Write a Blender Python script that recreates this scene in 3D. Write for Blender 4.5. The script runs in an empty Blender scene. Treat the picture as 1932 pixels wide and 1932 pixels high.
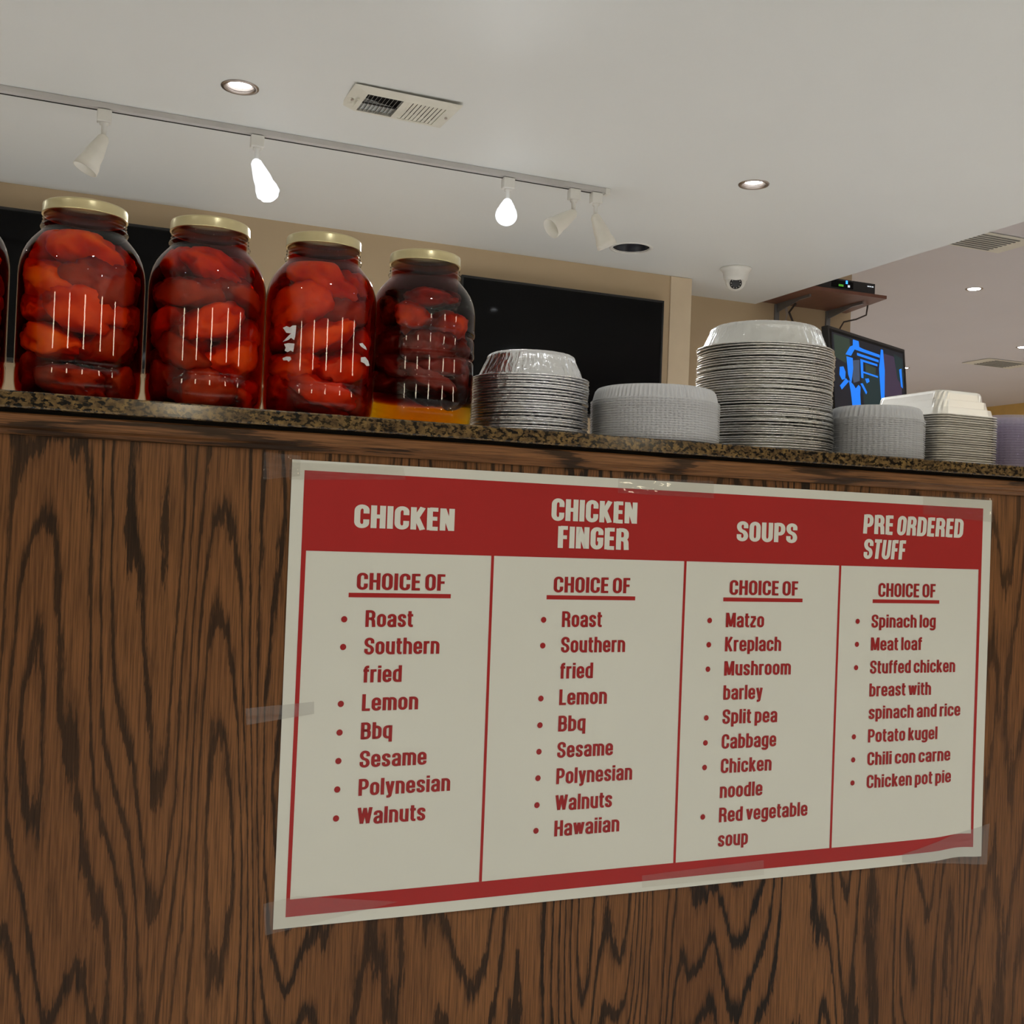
import bpy, bmesh, math, random
from mathutils import Vector, Matrix, noise
PI = math.pi
random.seed(7)
S = bpy.context.scene
COL = S.collection

# ------------------------------------------------------------------ camera, world, exposure
cam_d = bpy.data.cameras.new('camera')
cam = bpy.data.objects.new('camera', cam_d)
COL.objects.link(cam)
cam_d.sensor_width = 36.0
cam_d.lens = 36.0 * 2028.0 / 1932.0
cam_d.clip_start = 0.05
cam_d.clip_end = 60
EYE = 1.08
CX = Vector((0.92669379, 0.04053134, 0.37362525))       # the room's axes seen from the camera (right, down, forward)
CY = Vector((-0.37391553, -0.00045055, 0.92746265))
CZ = Vector((0.03775964, -0.99917817, 0.01473777))
cam.matrix_world = Matrix(((CX[0], -CX[1], -CX[2], 0), (CY[0], -CY[1], -CY[2], 0), (CZ[0], -CZ[1], -CZ[2], EYE), (0, 0, 0, 1)))
S.camera = cam
S.view_settings.view_transform = 'Standard'
S.view_settings.look = 'None'
S.view_settings.exposure = 0.0
S.view_settings.gamma = 1.0
S.view_settings.use_curve_mapping = False
S.cycles.max_bounces = 8
S.cycles.diffuse_bounces = 5
S.cycles.glossy_bounces = 5
S.cycles.transparent_max_bounces = 64
S.cycles.transmission_bounces = 6
S.cycles.volume_bounces = 0
S.cycles.caustics_reflective = False
S.cycles.caustics_refractive = False
S.cycles.sample_clamp_indirect = 4.0

world = bpy.data.worlds.new('world')
S.world = world
world.use_nodes = True
world.node_tree.nodes['Background'].inputs[0].default_value = (0.8, 0.78, 0.75, 1)
world.node_tree.nodes['Background'].inputs[1].default_value = 0.05

CEIL = 2.44
CEIL2 = 3.05
SOFF = 3.613


def area_light(name, loc, power, size, color=(0.97, 0.98, 1.0), parent=None, spread=PI, rot=(0, 0, 0)):
    l = bpy.data.lights.new(name, 'AREA')
    l.shape = 'DISK'
    l.size = size
    l.energy = power
    l.color = color
    l.spread = spread
    o = bpy.data.objects.new(name, l)
    COL.objects.link(o)
    o.location = loc
    o.rotation_euler = rot
    if parent:
        o.parent = parent
    return o


# ------------------------------------------------------------------ materials
def mat(name):
    m = bpy.data.materials.new(name)
    m.use_nodes = True
    nt = m.node_tree
    b = nt.nodes.get('Principled BSDF')
    return m, nt, b


def nd(nt, kind, **kw):
    n = nt.nodes.new(kind)
    for k, v in kw.items():
        if k.startswith('i_'):
            key = k[2:]
            n.inputs[int(key) if key.isdigit() else key.replace('_', ' ')].default_value = v
        else:
            setattr(n, k, v)
    return n


def ln(nt, a, ao, b, bi):
    nt.links.new(a.outputs[ao], b.inputs[bi])


def c4(c):
    return (c[0], c[1], c[2], 1)


def simple(name, col, rough=0.5, metal=0.0, noise_amt=0.06, nscale=8, bump=0.0, bscale=60, coat=0.0, spec=0.5):
    m, nt, b = mat(name)
    b.inputs['Roughness'].default_value = rough
    b.inputs['Metallic'].default_value = metal
    b.inputs['Coat Weight'].default_value = coat
    b.inputs['Specular IOR Level'].default_value = spec
    tc = nd(nt, 'ShaderNodeTexCoord')
    n = nd(nt, 'ShaderNodeTexNoise', i_Scale=nscale, i_Detail=4.0)
    r = nd(nt, 'ShaderNodeValToRGB')
    ln(nt, tc, 'Object', n, 'Vector')
    ln(nt, n, 'Fac', r, 'Fac')
    r.color_ramp.elements[0].position = 0.3
    r.color_ramp.elements[1].position = 0.7
    r.color_ramp.elements[0].color = c4([x * (1 - noise_amt) for x in col])
    r.color_ramp.elements[1].color = c4([min(1, x * (1 + noise_amt)) for x in col])
    ln(nt, r, 'Color', b, 'Base Color')
    if bump:
        n2 = nd(nt, 'ShaderNodeTexNoise', i_Scale=bscale, i_Detail=3.0)
        bp = nd(nt, 'ShaderNodeBump', i_Strength=bump, i_Distance=0.002)
        ln(nt, tc, 'Object', n2, 'Vector')
        ln(nt, n2, 'Fac', bp, 'Height')
        ln(nt, bp, 'Normal', b, 'Normal')
    return m


def emit(name, col, strength):
    m, nt, b = mat(name)
    b.inputs['Base Color'].default_value = (0.01, 0.01, 0.01, 1)
    b.inputs['Emission Color'].default_value = c4(col)
    b.inputs['Emission Strength'].default_value = strength
    return m


def wood_mat(name, light, mid, dark, along='Z', ringscale=5.0, rings=11.0, rough=0.34):
    m, nt, b = mat(name)
    tc = nd(nt, 'ShaderNodeTexCoord')
    st = {'Z': (1, 1, 0.13), 'X': (0.1, 1, 1)}[along]
    mp = nd(nt, 'ShaderNodeMapping')
    mp.inputs['Scale'].default_value = st
    ln(nt, tc, 'Object', mp, 'Vector')
    base = nd(nt, 'ShaderNodeTexNoise', i_Scale=ringscale, i_Detail=1.0, i_Roughness=0.4)
    ln(nt, mp, 'Vector', base, 'Vector')
    # small ragged wobble of the growth rings
    st2 = {'Z': (1, 1, 0.09), 'X': (0.05, 1, 1)}[along]
    mp2 = nd(nt, 'ShaderNodeMapping')
    mp2.inputs['Scale'].default_value = st2
    ln(nt, tc, 'Object', mp2, 'Vector')
    rag = nd(nt, 'ShaderNodeTexNoise', i_Scale=130.0, i_Detail=4.0, i_Roughness=0.7)
    ln(nt, mp2, 'Vector', rag, 'Vector')
    ma = nd(nt, 'ShaderNodeMath', operation='MULTIPLY', i_1=rings)
    ln(nt, base, 'Fac', ma, 0)
    mb = nd(nt, 'ShaderNodeMath', operation='MULTIPLY_ADD', i_1=0.8)
    ln(nt, rag, 'Fac', mb, 0)
    ln(nt, ma, 'Value', mb, 2)
    fr = nd(nt, 'ShaderNodeMath', operation='FRACT')
    ln(nt, mb, 'Value', fr, 0)
    rp = nd(nt, 'ShaderNodeValToRGB')
    e = rp.color_ramp.elements
    e[0].position = 0.0; e[0].color = (1, 1, 1, 1)
    e[1].position = 1.0; e[1].color = (0.9, 0.9, 0.9, 1)
    for p, v in ((0.50, 1.0), (0.62, 0.62), (0.70, 0.0), (0.86, 0.04), (0.91, 0.85)):
        k = e.new(p); k.color = (v, v, v, 1)
    ln(nt, fr, 'Value', rp, 'Fac')
    # rings are stronger in some patches than in others
    pm = nd(nt, 'ShaderNodeTexNoise', i_Scale=3.2, i_Detail=2.0)
    ln(nt, mp, 'Vector', pm, 'Vector')
    pr = nd(nt, 'ShaderNodeMapRange')
    pr.inputs['From Min'].default_value = 0.3; pr.inputs['From Max'].default_value = 0.6
    pr.inputs['To Min'].default_value = 0.5; pr.inputs['To Max'].default_value = 1.0
    ln(nt, pm, 'Fac', pr, 'Value')
    # pores: fine dark dashes
    mp3 = nd(nt, 'ShaderNodeMapping')
    mp3.inputs['Scale'].default_value = {'Z': (1, 1, 0.03), 'X': (0.03, 1, 1)}[along]
    ln(nt, tc, 'Object', mp3, 'Vector')
    fib = nd(nt, 'ShaderNodeTexNoise', i_Scale=420.0, i_Detail=3.0, i_Roughness=0.6)
    ln(nt, mp3, 'Vector', fib, 'Vector')
    fr2 = nd(nt, 'ShaderNodeMapRange')
    fr2.inputs['From Min'].default_value = 0.3; fr2.inputs['From Max'].default_value = 0.62
    fr2.inputs['To Min'].default_value = 0.42; fr2.inputs['To Max'].default_value = 1.08
    ln(nt, fib, 'Fac', fr2, 'Value')
    tone = nd(nt, 'ShaderNodeTexNoise', i_Scale=5.0, i_Detail=3.0)
    ln(nt, mp, 'Vector', tone, 'Vector')
    cm = nd(nt, 'ShaderNodeMix', data_type='RGBA')
    cm.inputs['A'].default_value = c4(mid); cm.inputs['B'].default_value = c4(light)
    tr = nd(nt, 'ShaderNodeMapRange')
    tr.inputs['From Min'].default_value = 0.3; tr.inputs['From Max'].default_value = 0.7
    ln(nt, tone, 'Fac', tr, 'Value')
    ln(nt, tr, 'Result', cm, 'Factor')
    inv = nd(nt, 'ShaderNodeMath', operation='SUBTRACT', i_0=1.0)
    ln(nt, rp, 'Color', inv, 1)
    df = nd(nt, 'ShaderNodeMath', operation='MULTIPLY')
    ln(nt, inv, 'Value', df, 0); ln(nt, pr, 'Result', df, 1)
    cd = nd(nt, 'ShaderNodeMix', data_type='RGBA')
    cd.inputs['B'].default_value = c4(dark)
    ln(nt, df, 'Value', cd, 'Factor'); ln(nt, cm, 'Result', cd, 'A')
    vm = nd(nt, 'ShaderNodeVectorMath', operation='SCALE')
    ln(nt, cd, 'Result', vm, 0); ln(nt, fr2, 'Result', vm, 'Scale')
    ln(nt, vm, 'Vector', b, 'Base Color')
    b.inputs['Roughness'].default_value = rough
    b.inputs['Specular IOR Level'].default_value = 0.2
    bp = nd(nt, 'ShaderNodeBump', i_Strength=0.12, i_Distance=0.001)
    ln(nt, fib, 'Fac', bp, 'Height'); ln(nt, bp, 'Normal', b, 'Normal')
    return m


def granite_mat():
    m, nt, b = mat('speckled_brown_granite')
    tc = nd(nt, 'ShaderNodeTexCoord')
    n0 = nd(nt, 'ShaderNodeTexNoise', i_Scale=120.0, i_Detail=4.0, i_Roughness=0.6)
    ln(nt, tc, 'Object', n0, 'Vector')
    r0 = nd(nt, 'ShaderNodeValToRGB')
    e = r0.color_ramp.elements
    e[0].position = 0.36; e[0].color = (0.070, 0.043, 0.020, 1)
    e[1].position = 0.66; e[1].color = (0.19, 0.12, 0.042, 1)
    k = e.new(0.52); k.color = (0.13, 0.082, 0.034, 1)
    ln(nt, n0, 'Fac', r0, 'Fac')
    mp = nd(nt, 'ShaderNodeMapping')
    ln(nt, tc, 'Object', mp, 'Vector')
    n1 = nd(nt, 'ShaderNodeTexNoise', i_Scale=150.0, i_Detail=5.0, i_Roughness=0.6, i_Distortion=0.15)
    mp.inputs['Location'].default_value = (3, 5, 7)
    mp.inputs['Scale'].default_value = (0.8, 1, 1.25)
    ln(nt, mp, 'Vector', n1, 'Vector')
    s1 = nd(nt, 'ShaderNodeMapRange')
    s1.inputs['From Min'].default_value = 0.495; s1.inputs['From Max'].default_value = 0.55
    ln(nt, n1, 'Fac', s1, 'Value')
    big = nd(nt, 'ShaderNodeTexNoise', i_Scale=11.0, i_Detail=2.0)
    ln(nt, tc, 'Object', big, 'Vector')
    bs = nd(nt, 'ShaderNodeMapRange')
    bs.inputs['From Min'].default_value = 0.32; bs.inputs['From Max'].default_value = 0.58
    bs.inputs['To Min'].default_value = 0.75
    ln(nt, big, 'Fac', bs, 'Value')
    mul = nd(nt, 'ShaderNodeMath', operation='MULTIPLY')
    ln(nt, s1, 'Result', mul, 0); ln(nt, bs, 'Result', mul, 1)
    mx = nd(nt, 'ShaderNodeMix', data_type='RGBA')
    mx.inputs['B'].default_value = (0.008, 0.007, 0.006, 1)
    ln(nt, mul, 'Value', mx, 'Factor'); ln(nt, r0, 'Color', mx, 'A')
    ln(nt, mx, 'Result', b, 'Base Color')
    b.inputs['Roughness'].default_value = 0.12
    return m


def foil_mat(name, col, rough, strength, stretch=(1, 1, 0.18), scale=260.0):
    m, nt, b = mat(name)
    tc = nd(nt, 'ShaderNodeTexCoord')
    oi = nd(nt, 'ShaderNodeObjectInfo')
    ad = nd(nt, 'ShaderNodeVectorMath', operation='MULTIPLY_ADD')
    cb = nd(nt, 'ShaderNodeCombineXYZ')
    for i in range(3):
        ln(nt, oi, 'Random', cb, i)
    ad.inputs[1].default_value = (1, 1, 1)
    ln(nt, tc, 'Object', ad, 0); ln(nt, cb, 'Vector', ad, 2)
    mp = nd(nt, 'ShaderNodeMapping')
    mp.inputs['Scale'].default_value = stretch
    ln(nt, ad, 'Vector', mp, 'Vector')
    n = nd(nt, 'ShaderNodeTexNoise', i_Scale=scale, i_Detail=3.0, i_Distortion=0.8)
    ln(nt, mp, 'Vector', n, 'Vector')
    bp = nd(nt, 'ShaderNodeBump', i_Strength=strength, i_Distance=0.0015)
    ln(nt, n, 'Fac', bp, 'Height'); ln(nt, bp, 'Normal', b, 'Normal')
    b.inputs['Base Color'].default_value = c4(col)
    b.inputs['Metallic'].default_value = 1.0
    b.inputs['Roughness'].default_value = rough
    return m


def thin_glass(name, tint=(1, 1, 1), rough=0.0, ior=1.5, milky=0.0, milk=(0.9, 0.92, 0.97), bump=0.0, bscale=40.0, bstretch=(1, 1, 1)):
    m, nt, b = mat(name)
    nt.nodes.remove(b)
    out = nt.nodes['Material Output']
    t = nd(nt, 'ShaderNodeBsdfTransparent'); t.inputs[0].default_value = c4(tint)
    g = nd(nt, 'ShaderNodeBsdfGlossy'); g.inputs['Roughness'].default_value = rough
    # the same share of light mirrored from either side of the sheet (Schlick)
    geo = nd(nt, 'ShaderNodeNewGeometry')
    dt = nd(nt, 'ShaderNodeVectorMath', operation='DOT_PRODUCT')
    ln(nt, geo, 'Normal', dt, 0); ln(nt, geo, 'Incoming', dt, 1)
    ab = nd(nt, 'ShaderNodeMath', operation='ABSOLUTE'); ln(nt, dt, 'Value', ab, 0)
    iv = nd(nt, 'ShaderNodeMath', operation='SUBTRACT', i_0=1.0); ln(nt, ab, 'Value', iv, 1)
    pw = nd(nt, 'ShaderNodeMath', operation='POWER', i_1=5.0); ln(nt, iv, 'Value', pw, 0)
    f0 = ((ior - 1) / (ior + 1)) ** 2
    fz = nd(nt, 'ShaderNodeMath', operation='MULTIPLY_ADD', i_1=1 - f0, i_2=f0); ln(nt, pw, 'Value', fz, 0)
    mx = nd(nt, 'ShaderNodeMixShader')
    ln(nt, fz, 0, mx, 0); ln(nt, t, 0, mx, 1); ln(nt, g, 0, mx, 2)
    last = mx
    if bump:
        tc = nd(nt, 'ShaderNodeTexCoord')
        mp = nd(nt, 'ShaderNodeMapping'); mp.inputs['Scale'].default_value = bstretch
        n = nd(nt, 'ShaderNodeTexNoise', i_Scale=bscale, i_Detail=2.0)
        ln(nt, tc, 'Object', mp, 'Vector'); ln(nt, mp, 'Vector', n, 'Vector')
        bp = nd(nt, 'ShaderNodeBump', i_Strength=bump, i_Distance=0.002)
        ln(nt, n, 'Fac', bp, 'Height')
        ln(nt, bp, 'Normal', g, 'Normal')
    if milky:
        d = nd(nt, 'ShaderNodeBsdfDiffuse'); d.inputs[0].default_value = c4(milk)
        tl = nd(nt, 'ShaderNodeBsdfTranslucent'); tl.inputs[0].default_value = c4(milk)
        mm = nd(nt, 'ShaderNodeMixShader', i_0=0.45)
        ln(nt, d, 0, mm, 1); ln(nt, tl, 0, mm, 2)
        m2 = nd(nt, 'ShaderNodeMixShader', i_0=milky)
        ln(nt, mx, 0, m2, 1); ln(nt, mm, 0, m2, 2)
        last = m2
    ln(nt, last, 0, out, 'Surface')
    return m


def brine(name, sigma):
    """A clear body of liquid that takes light away with depth; sigma in 1/m for red, green, blue."""
    m, nt, b = mat(name)
    nt.nodes.remove(b)
    out = nt.nodes['Material Output']
    t = nd(nt, 'ShaderNodeBsdfTransparent')
    ln(nt, t, 0, out, 'Surface')
    d = max(sigma)
    v = nd(nt, 'ShaderNodeVolumeAbsorption', i_Density=d)
    v.inputs['Color'].default_value = (1 - sigma[0] / d, 1 - sigma[1] / d, 1 - sigma[2] / d, 1)
    ln(nt, v, 0, out, 'Volume')
    return m


def pepper_mat(name, a, bcol, spots=False):
    m, nt, b = mat(name)
    tc = nd(nt, 'ShaderNodeTexCoord')
    n = nd(nt, 'ShaderNodeTexNoise', i_Scale=22.0, i_Detail=3.0)
    r = nd(nt, 'ShaderNodeValToRGB')
    ln(nt, tc, 'Object', n, 'Vector'); ln(nt, n, 'Fac', r, 'Fac')
    r.color_ramp.elements[0].position = 0.35; r.color_ramp.elements[0].color = c4(a)
    r.color_ramp.elements[1].position = 0.65; r.color_ramp.elements[1].color = c4(bcol)
    if spots:
        k = r.color_ramp.elements.new(0.45); k.color = (0.03, 0.02, 0.01, 1)
    ln(nt, r, 'Color', b, 'Base Color')
    b.inputs['Roughness'].default_value = 0.35
    b.inputs['Subsurface Weight'].default_value = 0.0
    n2 = nd(nt, 'ShaderNodeTexNoise', i_Scale=90.0, i_Detail=3.0)
    bp = nd(nt, 'ShaderNodeBump', i_Strength=0.3, i_Distance=0.003)
    ln(nt, tc, 'Object', n2, 'Vector'); ln(nt, n2, 'Fac', bp, 'Height'); ln(nt, bp, 'Normal', b, 'Normal')
    return m


M = dict(
    ceiling=simple('painted_ceiling', (0.79, 0.81, 0.79), 0.6, noise_amt=0.012, nscale=1.5, bump=0.05, bscale=120),
    ceiling2=simple('dining_ceiling_paint', (0.70, 0.68, 0.70), 0.6, noise_amt=0.02, nscale=1.2),
    wall=simple('beige_wall_paint', (0.56, 0.43, 0.275), 0.55, noise_amt=0.04, nscale=2.0, bump=0.08, bscale=200),
    wall_trim=simple('pale_beige_trim', (0.72, 0.59, 0.42), 0.5, noise_amt=0.03),
    hallwall=simple('hall_wall_paint', (0.45, 0.42, 0.38), 0.6),
    farwall=simple('ochre_wall_paint', (0.66, 0.44, 0.14), 0.6),
    floor=simple('tiled_floor', (0.66, 0.65, 0.63), 0.4, noise_amt=0.1, nscale=3),
    panel=wood_mat('dark_oak_veneer', (0.215, 0.094, 0.033), (0.135, 0.054, 0.018), (0.011, 0.006, 0.003), ringscale=8.0, rings=20.0),
    rail=wood_mat('oak_moulding', (0.24, 0.11, 0.042), (0.17, 0.07, 0.028), (0.035, 0.017, 0.008), along='X', ringscale=14, rings=7),
    granite=granite_mat(),
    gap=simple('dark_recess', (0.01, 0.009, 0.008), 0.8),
    shelf=simple('brown_shelf_board', (0.16, 0.06, 0.035), 0.4, noise_amt=0.15, nscale=20),
    gold=simple('gold_tin_lid', (0.72, 0.62, 0.36), 0.28, 1.0, noise_amt=0.04),
    glass=thin_glass('jar_glass', (0.985, 0.99, 0.985), 0.012, 1.5),
    ripple=thin_glass('jar_glass_ribbed', (0.97, 0.98, 0.975), 0.012, 1.5, bump=0.12, bscale=18),
    red_brine=brine('dark_red_brine', (24.0, 110.0, 190.0)),
    brown_brine=brine('brown_brine', (30.0, 85.0, 100.0)),
    amber=brine('amber_oil', (0.6, 9.0, 70.0)),
    pep_a=pepper_mat('red_pepper_flesh', (0.40, 0.012, 0.004), (0.78, 0.055, 0.006)),
    pep_b=pepper_mat('orange_red_pepper_flesh', (0.60, 0.040, 0.006), (0.92, 0.17, 0.012)),
    pep_c=pepper_mat('orange_pepper_flesh', (0.80, 0.12, 0.010), (0.95, 0.36, 0.02)),
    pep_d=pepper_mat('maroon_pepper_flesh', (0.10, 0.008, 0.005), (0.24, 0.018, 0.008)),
    pep_shaded=pepper_mat('shade_darkened_pepper_flesh', (0.20, 0.012, 0.005), (0.42, 0.045, 0.008)),  # darker copy of the red flesh; dim light low in the jars painted in
    pep_g=pepper_mat('yellow_green_pepper_flesh', (0.12, 0.10, 0.02), (0.80, 0.55, 0.03), True),
    foil=foil_mat('crinkled_foil', (0.86, 0.87, 0.89), 0.22, 1.0, scale=190.0),
    foil_big=foil_mat('dull_crinkled_foil', (0.80, 0.80, 0.78), 0.27, 0.9, scale=190.0),
    foil_rim=foil_mat('rolled_foil_rim', (0.82, 0.81, 0.78), 0.30, 0.7, (1, 1, 1), 300.0),
    foil_rect=foil_mat('smooth_foil', (0.95, 0.93, 0.88), 0.40, 0.15, (1, 1, 1), 90.0),
    clear=thin_glass('clear_fluted_plastic', (0.995, 0.995, 0.995), 0.12, 1.6, milky=0.55, milk=(0.95, 0.96, 0.98)),
    clear_top=thin_glass('clear_plastic_dome', (0.98, 0.98, 0.99), 0.08, 1.7, milky=0.12),
    clear_violet=thin_glass('violet_tinted_plastic', (0.95, 0.93, 0.98), 0.08, 1.6, milky=0.22, milk=(0.72, 0.69, 0.80)),
    tape=thin_glass('clear_sticky_tape', (0.96, 0.95, 0.93), 0.05, 1.5, milky=0.05, bump=0.9, bscale=35.0, bstretch=(0.6, 1, 2.2)),
    tape_white=thin_glass('hazy_sticky_tape', (0.92, 0.92, 0.92), 0.12, 1.5, milky=0.13, milk=(0.7, 0.68, 0.68), bump=0.8, bscale=45.0, bstretch=(0.5, 1, 2)),
    paper=simple('laminated_white_sheet', (0.60, 0.605, 0.535), 0.5, noise_amt=0.012, nscale=3, coat=0.25),
    red_ink=simple('red_print', (0.33, 0.008, 0.007), 0.5, noise_amt=0.05, nscale=6, coat=0.25, spec=.3),
    text_red=simple('red_lettering', (0.28, 0.007, 0.008), 0.5, noise_amt=0.04, nscale=20, coat=0.25, spec=.3),
    text_white=simple('pale_lettering', (0.62, 0.62, 0.55), 0.5, noise_amt=0.01, coat=0.25),
    black=simple('black_plastic', (0.012, 0.012, 0.013), 0.35),
    screen=simple('black_screen_glass', (0.004, 0.004, 0.0045), 0.06, noise_amt=0.1, spec=0.10),
    white_metal=simple('white_enamel', (0.82, 0.82, 0.78), 0.35),
    grey_metal=simple('grey_enamel', (0.60, 0.59, 0.58), 0.4),
    vent=simple('cream_vent_enamel', (0.76, 0.75, 0.66), 0.4),
    vent_dark=simple('dark_slat_enamel', (0.20, 0.20, 0.19), 0.6, noise_amt=0.2, nscale=90),  # mottled grey slats, darker than the cream faceplate
    nickel=simple('brushed_nickel', (0.42, 0.36, 0.32), 0.3, 1.0),
    can=simple('dark_can_interior', (0.015, 0.02, 0.03), 0.25),
    frosted=simple('frosted_lamp_glass', (0.86, 0.84, 0.76), 0.35),
    bracket=simple('grey_steel', (0.28, 0.29, 0.30), 0.4, 0.7),
    cable_dark=simple('dark_cable', (0.05, 0.035, 0.03), 0.5),
    cable_white=simple('pale_cable', (0.5, 0.44, 0.38), 0.5),
    scrap=simple('torn_label_paper', (0.72, 0.72, 0.74), 0.7, noise_amt=0.1, nscale=200),
    lamp_on=emit('lit_lamp_glass', (0.93, 0.97, 1.0), 6.0),
    shade_on=emit('glowing_frosted_glass', (0.93, 0.96, 1.0), 1.3),
    down_on=emit('lit_downlight_lens', (0.90, 0.95, 1.0), 60.0),
    streak_on=emit('added_streak_glow', (1.0, 0.86, 0.62), 20.0),  # glow of the added cylinders that draw streaks on the jars
    led_blue=emit('blue_indicator', (0.03, 0.25, 1.0), 3.0),
    led_green=emit('green_indicator', (0.12, 0.6, 0.04), 0.7),
    led_white=emit('white_indicator', (0.8, 0.85, 0.9), 0.9),
    tv_blue=emit('screen_blue', (0.005, 0.22, 1.0), 1.0),
    tv_dark=emit('screen_dark', (0.003, 0.005, 0.012), 1.0),
    tv_green=emit('screen_dull_green', (0.022, 0.040, 0.028), 1.0),
    tv_teal=emit('screen_teal', (0.004, 0.022, 0.026), 1.0),
    tv_violet=emit('screen_violet', (0.040, 0.024, 0.055), 1.0),
    tv_steel=emit('screen_steel_blue', (0.05, 0.075, 0.13), 1.0),
)


# ------------------------------------------------------------------ mesh helpers
def obj(name, bm, m, parent=None, smooth=False, loc=None):
    me = bpy.data.meshes.new(name)
    bmesh.ops.recalc_face_normals(bm, faces=bm.faces[:]) if smooth != 'keep' else None
    bm.to_mesh(me)
    bm.free()
    me.materials.append(m)
    if smooth:
        for p in me.polygons:
            p.use_smooth = True
    o = bpy.data.objects.new(name, me)
    COL.objects.link(o)
    if parent:
        o.parent = parent
    if loc is not None:
        o.location = loc
    return o


def tag(o, label=None, cat=None, group=None, kind=None):
    if label: o['label'] = label
    if cat: o['category'] = cat
    if group: o['group'] = group
    if kind: o['kind'] = kind
    return o


def thing(name, label, cat, loc=(0, 0, 0), rotz=0.0, group=None):
    o = bpy.data.objects.new(name, None)
    COL.objects.link(o)
    o.empty_display_size = 0.05
    o.location = loc
    o.rotation_euler = (0, 0, rotz)
    return tag(o, label, cat, group)


def struct(name, bm, m, parent=None):
    o = obj(name, bm, m, parent)
    o['kind'] = 'structure'
    return o


def bx(bm, x0, x1, y0, y1, z0, z1, bevel=0.0, seg=2):
    r = bmesh.ops.create_cube(bm, size=1.0)
    vs = r['verts']
    for v in vs:
        v.co = Vector((x0 + (v.co.x + .5) * (x1 - x0), y0 + (v.co.y + .5) * (y1 - y0), z0 + (v.co.z + .5) * (z1 - z0)))
    if bevel:
        es = list({e for v in vs for e in v.link_edges})
        bmesh.ops.bevel(bm, geom=es, offset=bevel, segments=seg, profile=0.5, affect='EDGES')
    return bm


def box(x0, x1, y0, y1, z0, z1, bevel=0.0, seg=2):
    return bx(bmesh.new(), x0, x1, y0, y1, z0, z1, bevel, seg)


def lathe(bm, prof, seg=64, rfun=None, cap0=False, cap1=False, mtx=None):
    rings = []
    for (r, z) in prof:
        ring = []
        for i in range(seg):
            a = 2 * PI * i / seg
            rr = rfun(r, z, a) if rfun else r
            co = Vector((rr * math.cos(a), rr * math.sin(a), z))
            ring.append(bm.verts.new(mtx @ co if mtx else co))
        rings.append(ring)
    for a, b in zip(rings, rings[1:]):
        for i in range(seg):
            j = (i + 1) % seg
            bm.faces.new((a[i], a[j], b[j], b[i]))
    if cap0: bm.faces.new(rings[0])
    if cap1: bm.faces.new(rings[-1])
    return bm


def tube(bm, pts, r, seg=8):
    pts = [Vector(p) for p in pts]
    rings = []
    for i, p in enumerate(pts):
        t = (pts[min(i + 1, len(pts) - 1)] - pts[max(i - 1, 0)]).normalized()
        u = t.cross(Vector((0, 0, 1)))
        if u.length < 1e-3: u = t.cross(Vector((1, 0, 0)))
        u.normalize()
        w = t.cross(u)
        rings.append([bm.verts.new(p + r * (math.cos(2 * PI * k / seg) * u + math.sin(2 * PI * k / seg) * w)) for k in range(seg)])
    for a, b in zip(rings, rings[1:]):
        for k in range(seg):
            bm.faces.new((a[k], a[(k + 1) % seg], b[(k + 1) % seg], b[k]))
    bm.faces.new(rings[0]); bm.faces.new(rings[-1])
    return bm


def prism(bm, pts, z0, z1):
    a = [bm.verts.new((x, y, z0)) for x, y in pts]
    b = [bm.verts.new((x, y, z1)) for x, y in pts]
    n = len(pts)
    bm.faces.new(a); bm.faces.new(b)
    for i in range(n):
        bm.faces.new((a[i], a[(i + 1) % n], b[(i + 1) % n], b[i]))
    return bm


def copy_thing(o, label=None, loc=None):
    c = o.copy()
    COL.objects.link(c)
    for ch in list(o.children):
        d = ch.copy()
        COL.objects.link(d)
        d.parent = c
        for g in list(ch.children):
            e = g.copy()
            COL.objects.link(e)
            e.parent = d
    if label: c['label'] = label
    if loc is not None: c.location = loc
    return c


# ------------------------------------------------------------------ room shell
X0, X1R, Y0, YB, YR, XE, YE = -4.2, 11.9, -12.0, 4.95, 5.29, 4.30, 15.0
struct('floor', box(X0 - .2, X1R + .2, Y0 - .2, YE + .2, -0.1, 0.0), M['floor'])

HOLES = [(0.4185, 3.475, 0.050), (2.364, 3.500, 0.050), (2.40, 4.56, 0.095)]
bm = bmesh.new()
xs = [X0] + sorted([h[0] - .16 for h in HOLES[:2]] + [h[0] + .16 for h in HOLES[:2]]) + [SOFF]
ys = [Y0, 3.32, 3.66, 4.38, 4.74, 5.40]
xs = sorted(set(xs + [2.60, 2.20]))
xs = [X0, 0.26, 0.58, 2.18, 2.60, SOFF]
vc = {}


def V(x, y):
    k = (round(x, 5), round(y, 5))
    if k not in vc: vc[k] = bm.verts.new((x, y, CEIL))
    return vc[k]


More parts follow.
